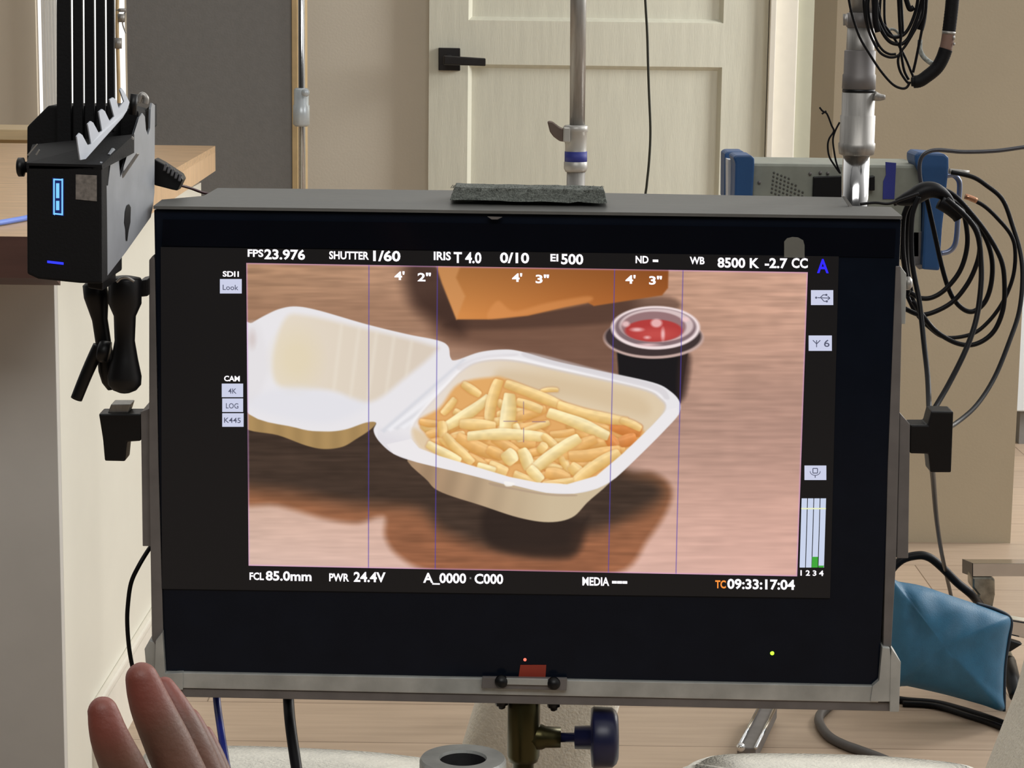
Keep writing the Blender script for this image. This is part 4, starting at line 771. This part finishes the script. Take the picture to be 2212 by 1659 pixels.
# ================================================================== top right cable bundle
YU = 2.0
c6 = lambda u, v: (1780+u/6.506, v/6.506)
bd = thing('hanging_cable_bundle', D(1900, 60, YU), 'bundle of looped thin black cables hanging over the mast at top right', 'cable bundle')
BL = [([(330, -200), (350, 0), (400, 230), (500, 520), (640, 760), (800, 1000), (960, 1180), (1080, 1240), (1160, 1230), (1210, 1150)], 22),
      ([(600, -100), (590, 150), (620, 400), (700, 600), (790, 740), (900, 800), (1000, 800), (1070, 760)], 24), ([(640, -100), (620, 100), (650, 330), (730, 560), (820, 700), (920, 760), (1010, 760)], 22),
      ([(690, -100), (700, 120), (750, 300), (850, 500), (950, 600), (1080, 620), (1160, 570), (1230, 450), (1330, 200), (1390, -80)], 40), ([(740, -100), (760, 140), (850, 420), (960, 520), (1100, 500), (1200, 380), (1290, 150), (1330, -80)], 34),
      ([(800, -100), (790, 250), (900, 420), (1040, 620), (1150, 830), (1220, 1000), (1250, 1080), (1230, 1160)], 24), ([(850, -100), (850, 250), (880, 420)], 22),
      ([(1440, -100), (1430, 150), (1390, 350), (1340, 600), (1290, 850), (1250, 1020)], 26), ([(1400, -100), (1380, 200), (1300, 380), (1160, 620), (1080, 730), (1040, 850), (1070, 1000), (1150, 1130), (1200, 1180)], 24),
      ([(1060, -100), (1060, 200), (1080, 500), (1070, 640), (1100, 850), (1130, 1000), (1190, 1120)], 26), ([(1130, -100), (1200, 120), (1260, 100)], 60),
      ([(560, -100), (560, 100), (600, 350), (680, 560), (760, 660)], 22), ([(1060, -100), (1075, 200), (1090, 480)], 70), ([(1420, -100), (1390, 250), (1350, 420)], 90), ([(720, -100), (720, 250), (760, 450)], 80)]
for i, (l, wd) in enumerate(BL):
    bm = B(); tube(bm, [D(*c6(*p), YU+0.0035*(i % 7)) for p in l], S((wd+14)/6.506/2, YU), 10); obj('cable_loop', bm, m_rub, bd)
bm = B(); tube(bm, [D(*c6(*p), YU+0.03) for p in ((880, 430), (960, 410), (1020, 440), (1060, 500), (960, 500), (900, 450))], S(3, YU)); tube(bm, [D(*c6(*p), YU+0.02) for p in ((1350, 560), (1350, 700), (1400, 800), (1480, 870), (1520, 890))], S(5.5, YU)); obj('grey_cord', bm, mat('grey_braided_cord', (150, 154, 148), 0.7, var=0.4, scale=400), bd)
hz = thing('corrugated_hose', D(2045, 60, YU), 'thick black sleeve with brown band hanging right of the cable bundle', 'hose')
bm = B(); P = spline([D(*c6(*p), YU) for p in ((1850, -300), (1810, -50), (1790, 150), (1755, 440))], 14); rr = [S(14.2+0.5*(i % 2), YU) for i in range(len(P))]
tube(bm, P, lambda t: rr[min(len(rr)-1, int(t*(len(rr)-1)+0.5))], 16, 0); obj('upper_sleeve', bm, m_matte, hz)
bm = B(); P = spline([D(*c6(*p), YU) for p in ((1712, 690), (1660, 830), (1580, 960), (1450, 1070), (1340, 1140), (1230, 1150))], 12); nP = len(P)-1
tube(bm, P, lambda t: S((14.5-1.5*t+0.7*(int(t*nP+0.5) % 2)) if t < 0.93 else 10, YU), 16, 0); obj('lower_sleeve', bm, m_matte, hz)
bm = B(); tube(bm, [D(*c6(*p), YU) for p in ((1752, 440), (1735, 570), (1705, 710))], S(13.8, YU), 16, 3); obj('brown_band', bm, mat('brown_leather', (118, 92, 80), 0.6), hz)
bm = B(); tube(bm, [D(*c6(*p), YU) for p in ((1756, 440), (1751, 480))], S(14.6, YU), 16, 0); tube(bm, [D(*c6(*p), YU-0.004) for p in ((1820, 500), (1822, 560))], S(3, YU), 8, 0); tube(bm, [D(*c6(*p), YU-0.004) for p in ((1830, 600), (1826, 640))], S(2.2, YU), 8, 0); obj('metal_ring', bm, m_steel, hz)

# ================================================================== sandbag and stand foot, lower right
YH = 3.35
outl = [(1905, 1250), (1940, 1256), (1990, 1265), (2050, 1285), (2110, 1305), (2162, 1324), (2184, 1338), (2178, 1380), (2170, 1440), (2168, 1500), (2168, 1536), (2120, 1522), (2040, 1500), (1960, 1482), (1905, 1470)]
Pl = spline([Vector((x, y, 0)) for x, y in outl], 5, True); cx, cy = 2040, 1395
bm = B(); rings = []; NR = 12
b2 = bmesh.new()
def bagpt(p, k, sgn):
    x = cx+(p.x-cx)*k; y = cy+(p.y-cy)*k; th = 0.055*math.sqrt(max(0, 1-k**2.4)); th += 0.006*noise.noise(Vector((x/38, y/60, sgn)))*(1-k**6)
    if x < 2000: th -= 0.012*math.exp(-((x-1965-(y-1300)*0.35)/9)**2)*math.exp(-((y-1330)/50)**2)
    return D(x, y, YH-sgn*th)
for sgn in (1, -1):
    prev = None
    for i in range(NR+1):
        k = 1-i/NR; k = math.sin(k*PI/2)
        ring = [b2.verts.new(bagpt(p, max(k, 0.002), sgn)) for p in Pl]
        if prev:
            for j in range(len(Pl)): b2.faces.new((prev[j], prev[(j+1) % len(Pl)], ring[(j+1) % len(Pl)], ring[j]))
        prev = ring
bmesh.ops.remove_doubles(b2, verts=b2.verts, dist=0.0004); bmesh.ops.recalc_face_normals(b2, faces=b2.faces); merge(bm, b2, True)
sb = thing('sandbag', D(2050, 1536, YH), 'teal blue sandbag draped over the stand foot at lower right', 'sandbag')
obj('bag', bm, mat('teal_nylon', (38, 96, 128), 0.5, var=0.08, scale=60, bump=0.15, bscale=500), sb)
bm = B(); tube(bm, [D(x, y, YH-0.004) for x, y in ((2110, 1304), (2150, 1316), (2183, 1337), (2180, 1380), (2171, 1440), (2169, 1536))], S(4, YH), 8); obj('seam_piping', bm, mat('navy_piping', (18, 34, 48), 0.6), sb)
fo = thing('steel_stand', (D(2200, 1300, 3.6).x, 3.6, 0), 'polished chrome stand foot with a bent clamp, behind teal sandbag', 'stand base')
bm = B(); e0 = D(2100, 1212, 3.5)
prism(bm, [D(2079, 1208, 3.62), D(2101, 1217, 3.5), D(2101, 1245, 3.5), D(2079, 1237, 3.62)], (0.42, 0.02, 0), 0.0005); bar = obj('cross_bar', bm, m_chrome, fo)
bm = B(); prism(bm, [D(2078.5, 1207.5, 3.618), D(2100.5, 1216.5, 3.498), D(2100.5, 1245.5, 3.498), D(2078.5, 1237.5, 3.618)], (0.0012, 0, 0)); obj('end_cap', bm, m_black, fo)
bm = B(); pxprism(bm, [(2100, 1246), (2142, 1246), (2150, 1252), (2150, 1285), (2144, 1318), (2120, 1314), (2104, 1300), (2112, 1285), (2100, 1270)], 3.5, 0.04, 0.004); obj('clamp_casting', bm, mat('worn_nickel', (150, 146, 134), 0.3, 0.9, var=0.3, scale=60), fo)
bm = B(); pxprism(bm, [(2183, 1338), (2300, 1358), (2300, 1400), (2178, 1372)], 3.46, 0.03, 0.003); obj('leg', bm, m_chrome, fo)
bm = B(); pxprism(bm, [(2172, 1380), (2210, 1392), (2184, 1408), (2166, 1412)], 3.44, 0.02, 0.003); obj('leg_pad', bm, m_black, fo)
bm = B(); r1 = D(2130, 1330, 3.52); tube(bm, [D(2128, 1300, 3.52), Vector((r1.x, 3.52, 0.0))], 0.012, 12, 0); obj('upright', bm, m_chrome, fo)
cp = thing('cable_plug', AZ(2190, 1480, 0.03), 'black plug with cream collar lying at the sandbag right edge', 'plug')
bm = B(); tube(bm, [AZ(2176, 1430, 0.06), AZ(2186, 1465, 0.05), AZ(2196, 1505, 0.03)], lambda t: 0.014-0.003*t, 12, 4); obj('plug_body', bm, m_black, cp)
bm = B(); tube(bm, [AZ(2164, 1400, 0.075), AZ(2172, 1425, 0.065)], 0.013, 12, 0); obj('collar', bm, mat('cream_plastic', (210, 205, 184), 0.5), cp)
bm = B(); tube(bm, [AZ(2197, 1506, 0.03), AZ(2206, 1516, 0.02), AZ(2230, 1530, 0.006), AZ(2300, 1545, 0.006)], 0.004, 8, 4); obj('lead', bm, m_rub, cp)
# floor cables
def fcable(name, pts, r_, label, m_=m_rub):
    bm = B(); tube(bm, [AZ(x, y, r_) for x, y in pts], r_, 10); return tag(obj(name, bm, m_), label, 'cable')
fcable('floor_cable', [(1870, 1490), (1940, 1511), (2020, 1519), (2080, 1534), (2140, 1553), (2212, 1580), (2290, 1610)], 0.006, 'black cable on the floor running below the sandbag to right edge')
fcable('floor_cable', [(1950, 1520), (2020, 1525), (2090, 1546), (2150, 1566), (2212, 1592), (2290, 1622)], 0.005, 'second black cable on the floor, just below the first near sandbag')
fcable('curled_floor_cable', [(1820, 1500), (1785, 1530), (1770, 1548), (1772, 1566), (1790, 1590), (1822, 1608), (1860, 1622), (1920, 1645), (1990, 1680)], 0.0075, 'dark grey cable curling on the floor below right half of monitor', mat('grey_rubber_cable', (72, 68, 66), 0.5))
sf = thing('flat_stand_leg', AZ(1630, 1580), 'flat chrome stand leg lying on the floor below the monitor', 'stand leg')
bm = B(); prism(bm, [AZ(1592, 1614, 0.03), AZ(1633, 1616, 0.03), AZ(1679, 1520, 0.03), AZ(1645, 1518, 0.03)], (0, 0, -0.024), 0.002); obj('channel', bm, m_dsteel, sf)
bm = B(); 
for a_, b_ in (((1595, 1614), (1645, 1518)), ((1632, 1616), (1680, 1518))): tube(bm, [AZ(*a_, 0.033), AZ(*b_, 0.033)], 0.0028, 8, 0)
lathe(bm, AZ(1600, 1614, 0.02), AZ(1600, 1614, 0.045), [(0, 0.008), (1, 0.006)], 12); obj('rail', bm, m_chrome, sf)

# ================================================================== cream upholstered chairs
def cushion(bm, cx_, cy_, cz, sx, sy, sz, p=3.2, nu=48, nv=20, rz=0):
    b2 = bmesh.new(); rows = []
    sg = lambda v, e: math.copysign(abs(v)**e, v)
    for i in range(nv+1):
        th = -PI/2+PI*i/nv; row = []
        for j in range(nu):
            ph = 2*PI*j/nu; e1 = 2/p; x = sx*sg(math.cos(th), e1)*sg(math.cos(ph), e1); y = sy*sg(math.cos(th), e1)*sg(math.sin(ph), e1); z = sz*sg(math.sin(th), e1)
            xr = x*math.cos(rz)-y*math.sin(rz); yr = x*math.sin(rz)+y*math.cos(rz)
            row.append(b2.verts.new((cx_+xr, cy_+yr, cz+z)))
        rows.append(row)
    for i in range(nv):
        for j in range(nu): b2.faces.new((rows[i][j], rows[i][(j+1) % nu], rows[i+1][(j+1) % nu], rows[i+1][j]))
    bmesh.ops.remove_doubles(b2, verts=b2.verts, dist=1e-5); bmesh.ops.recalc_face_normals(b2, faces=b2.faces); merge(bm, b2, True)
m_leg = mat('pale_wood_leg', (190, 165, 130), 0.5)
def chair(label, far_pts, Yfar, depth, h=0.10, rr=0.03):
    """far_pts: pixels along the far rim of the seat, depth towards the camera"""
    P = [D(x, y, Yfar) for x, y in far_pts]; zt_ = max(p.z for p in P)-0.004
    P = [AZ(x, y, zt_) for x, y in far_pts]
    yn = min(p.y for p in P)-depth
    near_ = [Vector((P[-1].x+0.01, yn+0.05, zt_)), Vector((P[-1].x-0.05, yn, zt_)), Vector((P[0].x+0.05, yn, zt_)), Vector((P[0].x-0.01, yn+0.05, zt_))]
    out = spline(P+near_, 8, True); c_ = sum(out, Vector())/len(out)
    t = thing('upholstered_chair', (c_.x, c_.y, 0), label, 'chair'); bm = B(); rings = []
    for k in (0.0, 0.5, 0.9): rings.append([c_+(p-c_)*k*0.95+Vector((0, 0, 0.003*(1-k))) for p in out] if k else [c_+(p-c_)*0.001+Vector((0, 0, 0.004)) for p in out])
    for a_ in range(0, 6):
        an = a_/5*PI/2; ins = rr*(1-math.sin(an)); dz_ = -rr*(1-math.cos(an)); rings.append([p-(p-c_).normalized()*ins+Vector((0, 0, dz_)) for p in out])
    rings.append([p+Vector((0, 0, -h)) for p in out]); rings.append([c_+(p-c_)*0.9+Vector((0, 0, -h-0.01)) for p in out])
    loft(bm, rings, True, True); obj('seat', bm, m_plush, t)
    xs = [p.x for p in out]; ys = [p.y for p in out]
    for lx in (min(xs)+0.05, max(xs)-0.05):
        for ly in (min(ys)+0.05, max(ys)-0.06):
            bm = B(); tube(bm, [(lx, ly, zt_-h), (lx+(lx-c_.x)*0.1, ly+(ly-c_.y)*0.1, 0)], lambda t_: 0.018-0.007*t_, 12, 0); obj('leg', bm, m_leg, t)
    return t
chair('cream boucle seat below the left half of the monitor, behind blue cable', [(290, 1640), (300, 1608), (330, 1600), (500, 1599), (650, 1604), (800, 1612), (905, 1622), (980, 1634), (1010, 1660)], 2.3, 0.30)
chair('cream boucle seat with rounded corner, below the right half of monitor', [(1450, 1665), (1462, 1640), (1500, 1622), (1570, 1616), (1700, 1616), (1850, 1619), (1980, 1627), (2090, 1638), (2140, 1652), (2150, 1680)], 2.3, 0.30)
# tall narrow padded back between the seats
yb_ = 2.75; t = thing('padded_post', (D(1180, 1600, yb_).x, yb_, 0), 'cream padded chair back standing behind the socket and blue knob', 'chair')
bm = B(); A = [D(1040, 1490, yb_), D(1345, 1490, yb_), D(1290, 1800, yb_), D(985, 1800, yb_)]
rings = []
for i in range(14):
    k = i/13; zz = 0.56-k*0.56; py = 1490; ex = (zz-D(1180, 1500, yb_).z)
    pxr = D(1356, 1505, yb_).x+ex*0.28; pxl = D(1040, 1505, yb_).x+ex*0.28
    w2 = (pxr-pxl)/2; cc = (pxr+pxl)/2; ring = []
    s_k = 1.0 if i > 1 else (0.86 if i == 0 else 0.97)
    for j in range(36):
        a_ = 2*PI*j/36; ring.append(Vector((cc+math.copysign(abs(math.cos(a_))**0.55, math.cos(a_))*w2*s_k, yb_+0.06+math.copysign(abs(math.sin(a_))**0.6, math.sin(a_))*0.06*s_k, zz)))
    rings.append(ring)
loft(bm, rings, True, True); obj('backrest', bm, m_plush, t)
ac = thing('armchair', (D(2290, 1600, 2.3).x, 2.3, 0), 'cream boucle armrest at the bottom right corner, beside rounded seat', 'chair')
bm = B(); ya_ = 2.5; aa = D(2214, 1515, ya_); bb = D(2158, 1659, ya_); rings = []
for i in range(12):
    k = i/11; z = 0.42*(1-k); zr = (aa.z-z)/(aa.z-bb.z); xl_ = aa.x+(bb.x-aa.x)*zr*(1 if zr > 0 else 0.6); s_k = 1 if i > 1 else (0.8 if i == 0 else 0.95)
    ring = []; cc = xl_+0.09
    for j in range(32):
        a_ = 2*PI*j/32; ring.append(Vector((cc+math.copysign(abs(math.cos(a_))**0.7, math.cos(a_))*0.09*s_k, ya_+math.copysign(abs(math.sin(a_))**0.7, math.sin(a_))*0.12*s_k, z)))
    rings.append(ring)
loft(bm, rings, True, True); obj('armrest', bm, m_plush, ac)

# ================================================================== hand
YN = 0.93
def hp(x, y, dy=0.0): return D(x, y, YN+dy)
bm = B()
def finger(pts, rpx, seg=18):
    P = [hp(*p) for p in pts]; Q_ = spline(P, 6); n_ = len(Q_)
    R_ = []
    for i in range(n_):
        t_ = i/(n_-1)*(len(rpx)-1); k = min(int(t_), len(rpx)-2); f_ = t_-k; R_.append((rpx[k]*(1-f_)+rpx[k+1]*f_)*YN/F)
    for c_, r_ in ((Q_[0], R_[0]),):
        b2 = bmesh.new(); bmesh.ops.create_uvsphere(b2, u_segments=18, v_segments=12, radius=r_); bmesh.ops.translate(b2, verts=b2.verts, vec=c_); merge(bm, b2, True)
    tube(bm, Q_, lambda t_: R_[min(n_-1, int(round(t_*(n_-1))))], seg, 0)
# thumb, index, middle, ring, little
finger([(222, 1537, -0.03), (236, 1590, -0.03), (262, 1650, -0.025), (300, 1725, -0.015), (360, 1820, 0)], [34, 43, 49, 52, 66])
finger([(306, 1466, 0.0), (326, 1525, 0.0), (362, 1605, 0.0), (400, 1690, 0.0), (450, 1800, 0.0)], [38, 48, 54, 57, 62])
finger([(355, 1482, 0.028), (385, 1540, 0.025), (415, 1610, 0.022), (450, 1700, 0.02), (490, 1800, 0.015)], [24, 36, 44, 48, 56])
finger([(412, 1548, 0.05), (432, 1600, 0.045), (458, 1670, 0.04), (480, 1740, 0.036), (510, 1820, 0.03)], [22, 32, 40, 42, 52])
finger([(444, 1582, 0.066), (460, 1630, 0.062), (482, 1700, 0.055), (500, 1770, 0.05), (520, 1850, 0.045)], [18, 27, 34, 38, 48])
# palm and forearm
def blob(p, r3):
    b2 = bmesh.new(); bmesh.ops.create_uvsphere(b2, u_segments=24, v_segments=16, radius=1); bmesh.ops.scale(b2, verts=b2.verts, vec=r3); bmesh.ops.translate(b2, verts=b2.verts, vec=hp(*p)); merge(bm, b2, True)
blob((470, 1900, 0.02), (0.032, 0.040, 0.048)); blob((400, 1900, -0.005), (0.026, 0.024, 0.036))
tube(bm, [hp(470, 1880, 0.01), hp(520, 2100, 0.0), hp(620, 2400, -0.08), hp(760, 2900, -0.22)], lambda t_: 0.032+0.010*t_, 20, 5)
hd = thing('person', hp(520, 2100, 0), 'person with raised hand, fingers pointing up, in front of monitor lower left corner', 'person')
hnd = obj('hand', bm, mat('skin', (98, 66, 52), 0.5, var=0.10, scale=70, bump=0.1, bscale=500), hd)
md = hnd.modifiers.new('r', 'REMESH'); md.mode = 'VOXEL'; md.voxel_size = 0.0013; md.use_smooth_shade = True
ms_ = hnd.modifiers.new('s', 'SMOOTH'); ms_.iterations = 7; ms_.factor = 0.5
sk = MATS['skin']; n = sk.node_tree; b = n.nodes['Principled BSDF']; b.inputs['Subsurface Weight'].default_value = 0.12; b.inputs['Subsurface Radius'].default_value = (0.008, 0.003, 0.0015); b.inputs['Subsurface Scale'].default_value = 1.0
# redder finger pads: radial blend around each fingertip
lk = b.inputs['Base Color'].links[0].from_socket; geo = n.nodes.new('ShaderNodeNewGeometry'); prevs = None
for c_, rad in ((hp(222, 1550, -0.03), 0.022), (hp(306, 1480, 0), 0.022), (hp(358, 1490, 0.028), 0.020), (hp(402, 1550, 0.05), 0.016), (hp(430, 1592, 0.066), 0.014)):
    vm = n.nodes.new('ShaderNodeVectorMath'); vm.operation = 'DISTANCE'; n.links.new(geo.outputs['Position'], vm.inputs[0]); vm.inputs[1].default_value = c_
    mr = n.nodes.new('ShaderNodeMapRange'); mr.inputs['From Min'].default_value = rad*0.3; mr.inputs['From Max'].default_value = rad; mr.inputs['To Min'].default_value = 0.7; mr.inputs['To Max'].default_value = 0; n.links.new(vm.outputs['Value'], mr.inputs[0])
    if prevs is None: prevs = mr.outputs[0]
    else:
        mm = n.nodes.new('ShaderNodeMath'); mm.operation = 'MAXIMUM'; n.links.new(prevs, mm.inputs[0]); n.links.new(mr.outputs[0], mm.inputs[1]); prevs = mm.outputs[0]
mx = n.nodes.new('ShaderNodeMix'); mx.data_type = 'RGBA'; n.links.new(prevs, mx.inputs[0]); n.links.new(lk, mx.inputs[6]); mx.inputs[7].default_value = (*lin((126, 58, 48)), 1); n.links.new(mx.outputs[2], b.inputs['Base Color'])
bm = B(); tube(bm, [hp(610, 2370, -0.075), hp(680, 2600, -0.14), hp(780, 3000, -0.24)], lambda t_: 0.046+0.008*t_, 20, 5); obj('sleeve', bm, mat('dark_grey_knit', (60, 60, 66), 0.9, bump=0.4), hd)
